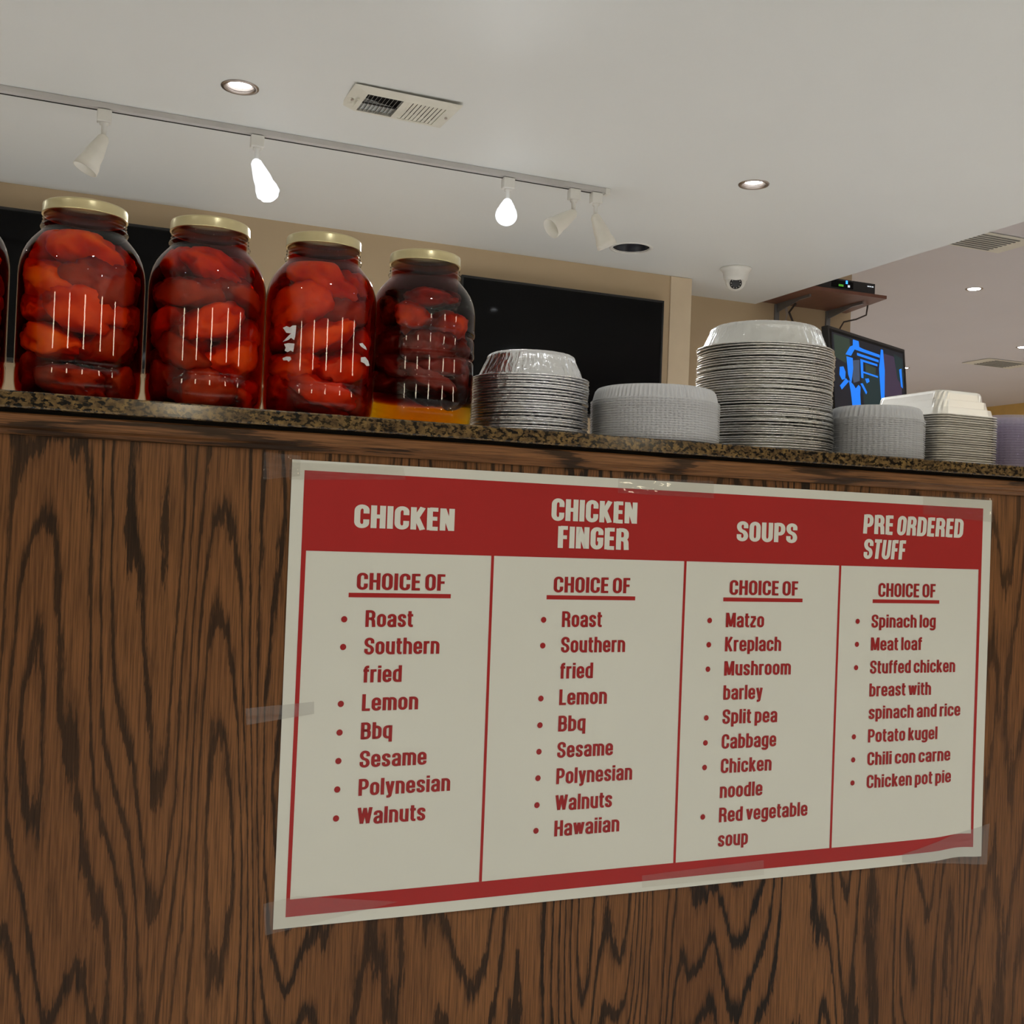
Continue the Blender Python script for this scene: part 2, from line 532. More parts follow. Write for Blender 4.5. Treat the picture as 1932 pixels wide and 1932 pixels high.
for i in range(len(xs) - 1):
    for j in range(len(ys) - 1):
        xa, xb, ya, yb = xs[i], xs[i + 1], ys[j], ys[j + 1]
        h = next((h for h in HOLES if xa < h[0] < xb and ya < h[1] < yb), None)
        if not h:
            bm.faces.new((V(xa, ya), V(xb, ya), V(xb, yb), V(xa, yb)))
            continue
        n = 32
        ring, outer = [], []
        for k in range(n):
            a = 2 * PI * k / n + PI / 4
            ca, sa = math.cos(a), math.sin(a)
            ring.append(bm.verts.new((h[0] + h[2] * ca, h[1] + h[2] * sa, CEIL)))
            tx = ((xb - h[0]) if ca > 0 else (h[0] - xa)) / max(abs(ca), 1e-6)
            ty = ((yb - h[1]) if sa > 0 else (h[1] - ya)) / max(abs(sa), 1e-6)
            q = k % 8
            if q == 0:
                cx = xb if ca > 0 else xa; cy = yb if sa > 0 else ya
                outer.append(V(cx, cy))
            else:
                corner = k // 8
                # walk along the side between two corners
                f = q / 8
                cs = [(xb, yb), (xa, yb), (xa, ya), (xb, ya), (xb, yb)]
                p, r_ = cs[corner], cs[corner + 1]
                outer.append(bm.verts.new((p[0] + (r_[0] - p[0]) * f, p[1] + (r_[1] - p[1]) * f, CEIL)))
        for k in range(n):
            bm.faces.new((ring[k], ring[(k + 1) % n], outer[(k + 1) % n], outer[k]))
# edge of the dropped ceiling and its back
bm.faces.new([bm.verts.new(c) for c in ((SOFF, Y0, CEIL), (SOFF, 5.40, CEIL), (SOFF, 5.40, CEIL2), (SOFF, Y0, CEIL2))])
bm.faces.new([bm.verts.new(c) for c in ((X0, Y0, CEIL2 + .02), (SOFF, Y0, CEIL2 + .02), (SOFF, YE, CEIL2 + .02), (X0, YE, CEIL2 + .02))])
struct('ceiling', bm, M['ceiling'])
struct('ceiling_dining_area', box(SOFF, X1R + .2, Y0 - .2, YE + .2, CEIL2, CEIL2 + .1), M['ceiling2'])

bm = bx(bmesh.new(), X0 - .2, 2.97, YB, YB + .5, 0, CEIL)
struct('wall_back', bm, M['wall'])
struct('wall_recess', box(2.97, XE, YR, YR + .15, 0, CEIL2), M['wall'])
struct('trim_1', box(2.845, 2.973, YB - .008, YB + .30, 0, CEIL - .001, 0.002), M['wall_trim'])
struct('wall_left', box(X0 - .2, X0, Y0 - .2, YB, 0, CEIL), M['hallwall'])
struct('wall_front', box(X0 - .2, X1R + .2, Y0 - .2, Y0, 0, CEIL2), M['hallwall'])
struct('wall_right', box(X1R, X1R + .2, Y0, YE, 0, CEIL2), M['farwall'])
struct('wall_far', box(XE - .5, X1R + .2, YE, YE + .2, 0, CEIL2), M['farwall'])
struct('wall_side', box(XE - .15, XE, YR + .15, YE, 0, CEIL2), M['farwall'])

# ------------------------------------------------------------------ counter
CT = 1.2185
YF = 1.38      # front edge of the granite
counter = thing('service_counter', 'long dark oak veneered service counter with the menu sign taped to its face', 'counter', (0, 0, 0))
obj('front_panel', box(-3.15, 2.75, 1.405, 1.43, 0.0, 1.190), M['panel'], counter)
bm = bmesh.new()
prof = [(1.405, 1.1935), (1.390, 1.1935), (1.388, 1.1915), (1.388, 1.1800), (1.390, 1.1775), (1.395, 1.1745), (1.398, 1.1705), (1.400, 1.1690), (1.405, 1.1690)]
vs0 = [bm.verts.new((-3.15, y, z)) for y, z in prof]
vs1 = [bm.verts.new((2.75, y, z)) for y, z in prof]
for i in range(len(prof) - 1):
    bm.faces.new((vs0[i], vs0[i + 1], vs1[i + 1], vs1[i]))
bm.faces.new(vs0); bm.faces.new(vs1)
obj('top_moulding', bm, M['rail'], counter)
obj('painted_shadow_strip', box(-3.15, 2.75, 1.400, 1.43, 1.190, 1.1985), M['gap'], counter)  # near-black strip in place of the shadow under the granite edge
obj('rear_cabinet', box(-3.15, 2.75, 1.86, 1.90, 0.0, 1.1985), M['panel'], counter)
gr = obj('granite_countertop', box(-3.18, 2.8, YF, 1.95, 1.1985, CT, 0.002, 3), M['granite'])
tag(gr, 'speckled brown and black granite countertop with polished edge on the oak counter', 'countertop')

# ------------------------------------------------------------------ menu sign
YS = 1.4035


def bulge(u, v):
    """How far the laminated sheet stands off the panel."""
    d = 0.0012 * (math.sin(u * 9.0 + v * 5.0) * 0.5 + 0.5) + 0.0008 * (math.sin(u * 17 - v * 11) * .5 + .5)
    d += 0.0035 * math.exp(-((u - 1.405) / 0.022) ** 2 - ((v - 0.55) / 0.07) ** 2)
    d += 0.0025 * math.exp(-((u - 1.23 + (v - 1.10) * -1.1) / 0.03) ** 2 - ((v - 1.09) / 0.05) ** 2)
    return d


def sheet_pt(u, v, lift):
    # print follows the sheet; the lower edge near the far corner is lifted in a small fold
    dv = 0.0045 * math.exp(-((u - 1.400) / 0.030) ** 2 - ((v - 0.55) / 0.10) ** 2)
    return Vector((u, YS - bulge(u, v) - lift, v + dv))


def grid_quad(bm, q, nu, nv, lift, thick=0.0):
    """q: four corners (u, v) TL TR BR BL."""
    g = []
    for j in range(nv + 1):
        row = []
        for i in range(nu + 1):
            s, t = i / nu, j / nv
            u = (q[0][0] * (1 - s) + q[1][0] * s) * (1 - t) + (q[3][0] * (1 - s) + q[2][0] * s) * t
            v = (q[0][1] * (1 - s) + q[1][1] * s) * (1 - t) + (q[3][1] * (1 - s) + q[2][1] * s) * t
            row.append(bm.verts.new(sheet_pt(u, v, lift)))
        g.append(row)
    for j in range(nv):
        for i in range(nu):
            bm.faces.new((g[j][i], g[j + 1][i], g[j + 1][i + 1], g[j][i + 1]))
    return bm


sign = thing('menu_sign', 'large white and red laminated menu sign taped to the oak counter front', 'sign', (0, 0, 0))
PU0, PU1, PV0, PV1 = 0.2545, 1.4515, 0.5495, 1.1582
obj('sheet', grid_quad(bmesh.new(), [(PU0, PV1), (PU1, PV1), (PU1 + .001, PV0), (PU0, PV0)], 90, 44, 0.0), M['paper'], sign, 'keep')
L1 = 0.00035
obj('header_band', grid_quad(bmesh.new(), [(0.2710, 1.1450), (1.4325, 1.1434), (1.4325, 1.0392), (0.2710, 1.0402)], 80, 8, L1), M['red_ink'], sign, 'keep')
obj('lower_band', grid_quad(bmesh.new(), [(0.2700, 0.5865), (1.4325, 0.5890), (1.4325, 0.5660), (0.2700, 0.5640)], 80, 2, L1), M['red_ink'], sign, 'keep')
bm = bmesh.new()
grid_quad(bm, [(0.2710, 1.0410), (0.2772, 1.0410), (0.2750, 0.5860), (0.2700, 0.5860)], 1, 30, L1)
obj('border_line', bm, M['red_ink'], sign, 'keep')
obj('border_line', grid_quad(bmesh.new(), [(1.4262, 1.0400), (1.4325, 1.0400), (1.4325, 0.5885), (1.4268, 0.5885)], 1, 30, L1), M['red_ink'], sign, 'keep')
for ua in (0.5387, 0.8490, 1.1350):
    obj('divider_line', grid_quad(bmesh.new(), [(ua - .0021, 1.0405), (ua + .0021, 1.0405), (ua + .0016, 0.5872), (ua - .0026, 0.5872)], 1, 30, L1), M['red_ink'], sign, 'keep')
for ua, ub in ((0.3358, 0.4789), (0.6232, 0.7659), (0.9181, 1.0640), (1.2028, 1.3428)):
    obj('underline', grid_quad(bmesh.new(), [(ua, 0.9860), (ub, 0.9858), (ub, 0.9800), (ua, 0.9800)], 10, 1, L1), M['red_ink'], sign, 'keep')

GL = {
 'C': (.58, ".48,.63 .48,.93,.2 .1,.93,.2 .1,.07,.2 .48,.07,.2 .48,.37"),
 'D': (.58, ".1,.93 .48,.93,.2 .48,.07,.2 .1,.07 z"),
 'B': (.58, ".1,.93 .46,.93,.16 .46,.52,.12 .1,.52;.1,.52 .48,.52,.14 .48,.07,.18 .1,.07;.1,0 .1,1"),
 'E': (.46, ".1,0 .1,1;.1,.93 .46,.93;.1,.52 .43,.52;.1,.07 .46,.07"),
 'F': (.44, ".1,0 .1,1;.1,.93 .44,.93;.1,.50 .41,.50"),
 'G': (.58, ".48,.66 .48,.93,.2 .1,.93,.2 .1,.07,.2 .48,.07,.2 .48,.45 .3,.45"),
 'H': (.58, ".1,0 .1,1;.48,0 .48,1;.1,.52 .48,.52"),
 'I': (.2, ".1,0 .1,1"),
 'K': (.6, ".1,0 .1,1;.5,1 .16,.42;.23,.56 .5,0"),
 'L': (.46, ".1,0 .1,1;.1,.07 .46,.07"),
 'M': (.76, ".1,0 .1,1;.66,0 .66,1;.14,.98 .38,.05;.62,.98 .38,.05"),
 'N': (.6, ".1,0 .1,1;.5,0 .5,1;.12,.98 .48,.02"),
 'O': (.58, ".1,.93,.2 .48,.93,.2 .48,.07,.2 .1,.07,.2 z"),
 'P': (.58, ".1,0 .1,1;.1,.93 .48,.93,.2 .48,.44,.2 .1,.44"),
 'R': (.6, ".1,0 .1,1;.1,.93 .48,.93,.18 .48,.50,.16 .1,.50;.3,.49 .47,.44,.1 .50,0"),
 'S': (.58, ".48,.66 .48,.93,.19 .1,.93,.19 .1,.56,.17 .48,.44,.17 .48,.07,.19 .1,.07,.19 .1,.34"),
 'T': (.5, ".25,0 .25,1;0,.93 .5,.93"),
 'U': (.58, ".1,1 .1,.07,.2 .48,.07,.2 .48,1"),
 'W': (.86, ".09,1 .25,.05;.25,.05 .43,.97;.43,.97 .61,.05;.61,.05 .77,1"),
 'a': (.54, ".11,.52 .11,.71,.15 .44,.71,.15 .44,0;.44,.42 .1,.36,.12 .1,.07,.12 .34,.05,.1 .44,.16"),
 'b': (.54, ".1,0 .1,1;.1,.71 .44,.71,.17 .44,.07,.17 .1,.07"),
 'c': (.54, ".44,.49 .44,.71,.17 .1,.71,.17 .1,.07,.17 .44,.07,.17 .44,.29"),
 'd': (.54, ".44,0 .44,1;.44,.71 .1,.71,.17 .1,.07,.17 .44,.07"),
 'e': (.54, ".44,.25 .44,.07,.16 .1,.07,.17 .1,.71,.17 .44,.71,.17 .44,.38 .14,.38"),
 'f': (.34, ".14,0 .14,.93,.14 .34,.93;0,.71 .34,.71"),
 'g': (.54, ".44,.78 .44,-.14,.16 .1,-.14,.12 .1,-.04;.44,.71 .1,.71,.17 .1,.09,.17 .44,.09"),
 'h': (.54, ".1,0 .1,1;.1,.71 .44,.71,.18 .44,0"),
 'i': (.2, ".1,0 .1,.78;.1,.86 .1,1"),
 'k': (.52, ".1,0 .1,1;.42,.78 .16,.34;.22,.44 .44,0"),
 'l': (.2, ".1,0 .1,1"),
 'm': (.82, ".1,0 .1,.78;.1,.71 .41,.71,.16 .41,0;.41,.71 .72,.71,.16 .72,0"),
 'n': (.54, ".1,0 .1,.78;.1,.71 .44,.71,.18 .44,0"),
 'o': (.54, ".1,.71,.17 .44,.71,.17 .44,.07,.17 .1,.07,.17 z"),
 'p': (.54, ".1,-.2 .1,.78;.1,.71 .44,.71,.17 .44,.07,.17 .1,.07"),
 'q': (.54, ".44,-.2 .44,.78;.44,.71 .1,.71,.17 .1,.07,.17 .44,.07"),
 'r': (.36, ".1,0 .1,.78;.1,.60 .17,.71,.08 .36,.71"),
 's': (.5, ".4,.53 .4,.71,.14 .1,.71,.14 .1,.45,.12 .4,.33,.12 .4,.07,.14 .1,.07,.14 .1,.26"),
 't': (.34, ".14,.96 .14,.07,.12 .34,.07;0,.71 .34,.71"),
 'u': (.54, ".1,.78 .1,.07,.18 .44,.07;.44,0 .44,.78"),
 'v': (.5, ".08,.78 .25,.04;.42,.78 .25,.04"),
 'w': (.74, ".08,.78 .22,.04;.22,.04 .37,.76;.37,.76 .52,.04;.52,.04 .66,.78"),
 'y': (.5, ".08,.78 .26,.06;.42,.78 .25,-.13,.08 .06,-.13"),
 'z': (.46, ".03,.71 .43,.71;.39,.66 .06,.12;.03,.07 .43,.07"),
}


def stroke_path(txt):
    closed = txt.strip().endswith('z')
    pts = []
    for t in txt.replace('z', '').split():
        p = [float(q) for q in t.split(',')]
        pts.append((p[0], p[1], p[2] if len(p) > 2 else 0.0))
    n = len(pts)
    out = []
    for i, (x, y, r) in enumerate(pts):
        if r <= 0 or (not closed and i in (0, n - 1)):
            out.append((x, y)); continue
        a = Vector(pts[i - 1][:2]); b = Vector((x, y)); c = Vector(pts[(i + 1) % n][:2])
        d1 = (a - b); d2 = (c - b)
        k = min(r, d1.length * .499, d2.length * .499)
        k1 = min(r * 1.0, d1.length * .5); k2 = min(r * 1.0, d2.length * .5)
        p0 = b + d1.normalized() * k1; p2 = b + d2.normalized() * k2
        for s in range(7):
            t = s / 6
            # circle-like corner
            w = 0.72
            den = (1 - t) ** 2 + 2 * w * t * (1 - t) + t * t
            q = (p0 * (1 - t) ** 2 + b * 2 * w * t * (1 - t) + p2 * t * t) / den
            if not out or (Vector(out[-1]) - q).length > 1e-4:
                out.append((q.x, q.y))
    return out, closed


def add_glyph(bm, ch, ox, oy, sx, sy, pen, lift, slant=0.0):
    w, data = GL[ch]
    px, py = pen
    for st in data.split(';'):
        pts, closed = stroke_path(st)
        q = [Vector((x / px, y / py)) for x, y in pts]
        n = len(q)
        L, R = [], []
        for i in range(n):
            if closed:
                a, b, c = q[i - 1], q[i], q[(i + 1) % n]
            else:
                a, b, c = q[max(i - 1, 0)], q[i], q[min(i + 1, n - 1)]
            d1 = (b - a).normalized() if (b - a).length > 1e-9 else (c - b).normalized()
            d2 = (c - b).normalized() if (c - b).length > 1e-9 else d1
            t = d1 + d2
            t = t.normalized() if t.length > 1e-6 else d1
            nr = Vector((-t.y, t.x))
            co = max(0.45, nr.dot(Vector((-d1.y, d1.x))))
            o = nr * (0.5 / co)
            L.append(b + o); R.append(b - o)

        def put(p):
            x, y = p.x * px, p.y * py
            return bm.verts.new(sheet_pt(ox + (x + slant * y) * sx, oy + y * sy, lift))
        LV = [put(p) for p in L]; RV = [put(p) for p in R]
        for i in range(n if closed else n - 1):
            j = (i + 1) % n
            try:
                bm.faces.new((LV[i], RV[i], RV[j], LV[j]))
            except ValueError:
                pass


def text_line(s, u0, v, u1, cap, head=False, slant=0.0):
    gap = 0.088 if not head else 0.115
    adv = []
    x = 0.0
    for i, ch in enumerate(s):
        if ch == ' ':
            x += 0.20; continue
        adv.append((ch, x)); x += GL[ch][0] + gap
    total = x - gap
    sx = (u1 - u0) / total
    bm = bmesh.new()
    pen = (0.205, 0.15) if not head else (0.25, 0.175)
    for ch, ax in adv:
        add_glyph(bm, ch, u0 + ax * sx, v, sx, cap, pen, L1 + 0.00025 + (0.0002 if head else 0), slant)
    return bm


HEAD = [("CHICKEN", 0.3401, 1.0727, 0.4791, 0.0303, 0), ("CHICKEN", 0.6267, 1.0930, 0.7629, 0.0311, 0), ("FINGER", 0.6382, 1.0539, 0.7509, 0.0311, 0),
        ("SOUPS", 0.9385, 1.0733, 1.0489, 0.0298, 0), ("PRE ORDERED", 1.1787, 1.0923, 1.3880, 0.0310, .06), ("STUFF", 1.1797, 1.0520, 1.2660, 0.0313, .06)]
for s, a, v, b, h, sl in HEAD:
    tag(obj('heading_lettering', text_line(s, a, v, b, h, True, sl), M['text_white'], sign, 'keep'), 'white capital lettering on the red band')
for a, b in ((0.3463, 0.4699), (0.6337, 0.7564), (0.9287, 1.0546), (1.2138, 1.3340)):
    obj('lettering', text_line("CHOICE OF", a, 0.9902, b, 0.0225), M['text_red'], sign, 'keep')
ROWS = [0.9407, 0.9040, 0.8667, 0.8289, 0.7911, 0.7535, 0.7160, 0.6778, 0.6415]
COLS = [
    (0.3600, 0.3312, 0.0223, [("Roast", .4260, 1), ("Southern", .4652, 1), ("fried", .4132, 0), ("Lemon", .4379, 1), ("Bbq", .4030, 1), ("Sesame", .4528, 1), ("Polynesian", .4882, 1), ("Walnuts", .4541, 1)]),
    (0.6486, 0.6198, 0.0225, [("Roast", .7123, 1), ("Southern", .7520, 1), ("fried", .7009, 0), ("Lemon", .7252, 1), ("Bbq", .6919, 1), ("Sesame", .7383, 1), ("Polynesian", .7716, 1), ("Walnuts", .7399, 1), ("Hawaiian", .7532, 1)]),
    (0.9240, 0.8952, 0.0221, [("Matzo", .9931, 1), ("Kreplach", 1.0262, 1), ("Mushroom", 1.0460, 1), ("barley", .9944, 0), ("Split pea", 1.0236, 1), ("Cabbage", 1.0233, 1), ("Chicken", 1.0163, 1), ("noodle", 1.0011, 0), ("Red vegetable", 1.0875, 1), ("soup", .9778, 0)]),
    (1.2021, 1.1737, 0.0212, [("Spinach log", 1.3363, 1), ("Meat loaf", 1.3082, 1), ("Stuffed chicken", 1.3808, 1), ("breast with", 1.3302, 0), ("spinach and rice", 1.3951, 0), ("Potato kugel", 1.3466, 1), ("Chili con carne", 1.3762, 1), ("Chicken pot pie", 1.3792, 1)]),
]
for ci, (u0, ub, cap, items) in enumerate(COLS):
    rows = ROWS if ci < 2 else ([0.9405, 0.9037, 0.8666, 0.8297, 0.7928, 0.7550, 0.7178, 0.6800, 0.6430, 0.6058] if ci == 2 else [0.9400, 0.9028, 0.8652, 0.8281, 0.7914, 0.7538, 0.7167, 0.6797])
    for (s, u1, bul), v in zip(items, rows):
        obj('lettering', text_line(s, u0, v, u1, cap), M['text_red'], sign, 'keep')
        if bul:
            bm = bmesh.new()
            c = (ub, v + 0.0102)
            r = 0.0042
            vs = [bm.verts.new(sheet_pt(c[0] + r * math.cos(a * PI / 8), c[1] + r * math.sin(a * PI / 8), L1 + .0002)) for a in range(16)]
            bm.faces.new(vs)
            obj('bullet', bm, M['text_red'], sign, 'keep')


def tape(q, m, lift=0.0009, bend=0.0):
    bm = bmesh.new()
    nu, nv = 24, 6
    g = []
    for j in range(nv + 1):
        row = []
        for i in range(nu + 1):
            s, t = i / nu, j / nv
            u = (q[0][0] * (1 - s) + q[1][0] * s) * (1 - t) + (q[3][0] * (1 - s) + q[2][0] * s) * t
            v = (q[0][1] * (1 - s) + q[1][1] * s) * (1 - t) + (q[3][1] * (1 - s) + q[2][1] * s) * t
            w = noise.noise(Vector((u * 60, v * 90, 3.1)))
            over = PU0 - .003 < u < PU1 + .003 and PV0 - .003 < v < PV1 + .003
            p = sheet_pt(u, v, 0) if over else Vector((u, 1.4040, v))
            p.y -= lift + 0.0007 * (w + .5)
            p.y = min(p.y, 1.4042)
            row.append(bm.verts.new(p))
        g.append(row)
    for j in range(nv):
        for i in range(nu):
            bm.faces.new((g[j][i], g[j + 1][i], g[j + 1][i + 1], g[j][i + 1]))
    return obj('tape_strip', bm, m, sign, 'keep')


tape([(0.2081, 0.8362), (0.2955, 0.8431), (0.2962, 0.8273), (0.2101, 0.8149)], M['tape_white'])
tape([(0.218, 1.1655), (0.2650, 1.1635), (0.2650, 1.137), (0.2182, 1.1298)], M['tape'])
tape([(0.2506, 1.1546), (0.4038, 1.1560), (0.4082, 1.1397), (0.2514, 1.1316)], M['tape'])
tape([(0.7299, 1.1603), (0.8929, 1.163), (0.894, 1.1366), (0.7308, 1.137)], M['tape'])
tape([(1.2996, 1.1594), (1.4560, 1.1625), (1.4540, 1.1205), (1.3009, 1.1286)], M['tape'])
tape([(0.241, 0.5842), (0.2837, 0.5905), (0.4203, 0.5707), (0.2447, 0.5431)], M['tape'])
tape([(1.2789, 0.5668), (1.4684, 0.6049), (1.4656, 0.5346), (1.2795, 0.5537)], M['tape_white'])
tape([(0.7934, 0.5740), (1.0081, 0.5790), (1.0091, 0.5562), (0.7942, 0.5560)], M['tape'])

# ------------------------------------------------------------------ jars
JR = 0.0770
JP = [(0.060, 0.000), (0.066, 0.0008), (0.071, 0.004), (0.0750, 0.012), (0.0766, 0.022), (0.0770, 0.036), (0.0766, 0.0400), (0.0757, 0.0425), (0.0766, 0.0450), (0.0770, 0.049),
      (0.0770, 0.080), (0.0770, 0.120), (0.0770, 0.158), (0.0766, 0.168), (0.0752, 0.178), (0.0725, 0.188), (0.0685, 0.197), (0.0632, 0.205), (0.0577, 0.2115), (0.0535, 0.2160), (0.0515, 0.2190)]
NECK = [(0.0508, 0.2205), (0.0526, 0.2218), (0.0536, 0.2238), (0.0528, 0.2258), (0.0504, 0.2272), (0.0500, 0.2290), (0.0514, 0.2304), (0.0500, 0.2320), (0.0498, 0.2338), (0.0512, 0.2352), (0.0498, 0.2368), (0.0490, 0.2385), (0.0490, 0.2450)]
JH = 0.2560


def rad_at(z, prof=None):
    p = prof or JP
    if z <= p[0][1]: return p[0][0]
    for (r0, z0), (r1, z1) in zip(p, p[1:]):
        if z <= z1:
            return r0 + (r1 - r0) * (z - z0) / max(z1 - z0, 1e-9)
    return p[-1][0]


def jar_profile(ribbed):
    if not ribbed:
        return JP + NECK
    out = []
    z = 0.0
    pts = JP[:6]
    body = []
    zz = 0.036
    while zz <= 0.158:
        r = 0.0765
        for g, dp in ((0.064, 0.0028), (0.103, 0.0030), (0.134, 0.0018)):
            r -= dp * math.exp(-((zz - g) / 0.0028) ** 2)
            r += 0.0008 * math.exp(-((zz - g - .007) / 0.004) ** 2)
        body.append((r, zz)); zz += 0.0012
    return pts + body + JP[13:] + NECK


def make_jar(label, x, y, ribbed, liquids, lid_rot, s=1.0):
    t = thing('glass_jar', label, 'jar', (x, y, CT), lid_rot, 'row of gallon jars on the counter')
    prof = jar_profile(ribbed)
    bm = bmesh.new()
    lathe(bm, prof, 96, cap0=True)
    obj('glass_body', bm, M['ripple' if ribbed else 'glass'], t, True)
    # lid: a rolled lower lip, a skirt and a shallow recessed top
    lp = [(0.0500, 0.2402), (0.0516, 0.2398), (0.0524, 0.2406), (0.0522, 0.2416), (0.0518, 0.2422), (0.0518, 0.2520), (0.0512, 0.2540), (0.0500, 0.2548), (0.0480, 0.2548), (0.0470, 0.2538), (0.0300, 0.2538), (0.001, 0.2540)]
    bm = bmesh.new()
    lathe(bm, lp, 96, rfun=lambda r, z, a: r + (0.0004 * math.cos(a * 46) if 0.2415 < z < 0.252 else 0), cap1=True)
    obj('lid', bm, M['gold'], t, True)
    for z0, z1, m, nm in liquids:
        bm = bmesh.new()
        pr = [(rad_at(z0 + 0.004) - 0.0009, z0)] if z0 > .01 else [(0.062, 0.0042)]
        zz = z0 + 0.006
        while zz < z1:
            pr.append((min(rad_at(zz) - 0.0009, 0.0484 if zz > .2155 else 1), zz)); zz += 0.006
        pr.append((min(rad_at(z1) - 0.0009, 0.0484 if z1 > .2155 else 1), z1))
        lathe(bm, pr, 64, cap0=True, cap1=True)
        obj(nm, bm, M[m], t, True)
    return t


def pepper_bm(size, seed, cx, cy, cz, rot, jar_fit=True, flat=0.0):
    """A soft pickled pepper: lumpy, creased, pressed against the inside of the glass."""
    bm = bmesh.new()
    bmesh.ops.create_icosphere(bm, subdivisions=4, radius=1.0)
    rnd = random.Random(seed)
    off = Vector((rnd.uniform(0, 50), rnd.uniform(0, 50), rnd.uniform(0, 50)))
    nl = rnd.choice((2, 3, 3))
    ph = rnd.uniform(0, 6.28)
    mt = Matrix.Rotation(rot[2], 3, 'Z') @ Matrix.Rotation(rot[1], 3, 'Y') @ Matrix.Rotation(rot[0], 3, 'X')
    for v in bm.verts:
        p = v.co.copy()
        a = math.atan2(p.z, p.y)
        lobes = 1 - 0.16 * abs(math.sin(a * nl / 2 + ph)) ** 6 * (1 - abs(p.x) ** 4)
        n = noise.noise(p * 1.3 + off) * 0.28 + noise.noise(p * 3.1 + off) * 0.09 + noise.noise(p * 7.0 + off) * 0.03
        crease = -0.17 * max(0.0, 1 - abs(noise.noise(p * 1.7 + off * 2)) * 8) - 0.05 * max(0.0, 1 - abs(noise.noise(p * 4.5 + off)) * 7)
        q = p * (lobes + n + crease)
        q.x = math.copysign(abs(q.x) ** 0.9, q.x)
        q = Vector((q.x * size[0], q.y * size[1], q.z * size[2]))
        w = mt @ q + Vector((cx, cy, cz))
        if jar_fit:
            lim = 0.004
            w.z = max(w.z, 0.0055 + 0.0005 * noise.noise(w * 90))
            w.z = min(w.z, 0.2140)
            R = rad_at(w.z) - 0.0044
            r = math.hypot(w.x, w.y)
            soft = R - 0.006
            if r > soft:
                k = soft + 0.006 * (1 - math.exp(-(r - soft) / 0.006))
                w.x *= k / r; w.y *= k / r
        v.co = w - Vector((cx, cy, cz))
    return bm


JARS = [(-0.1695, 1.500), (-0.0072, 1.500), (0.1500, 1.500), (0.3045, 1.500), (0.4580, 1.515)]
JNAME = ['cut-off jar', 'first whole jar from the left', 'second whole jar from the left', 'jar with torn label', 'ribbed jar']
JLAB = ['gallon glass jar of red peppers cut off by the left edge',
        'gallon glass jar with gold lid and large orange-red peppers, first whole one from the left',
        'gallon glass jar of deep red peppers with gold lid, second whole one from the left',
        'gallon glass jar of bright red peppers with torn white label scraps and gold lid',
        'ribbed gallon glass jar of dark peppers with amber liquid at its base']
FULL = [(0.0045, 0.2360, 'red_brine', 'brine')]
RIB = [(0.0045, 0.0400, 'amber', 'amber_liquid'), (0.0405, 0.2360, 'brown_brine', 'brine')]
LAYER = ['bottom', 'second lowest', 'middle', 'second highest', 'top']


def side_name(phi):
    # phi measured from the direction of the camera side, positive to the right
    d = math.degrees(phi)
    if d < -110 or d > 110: return 'back'
    if d < -28: return 'left side'
    if d > 28: return 'right side'
    return 'front'


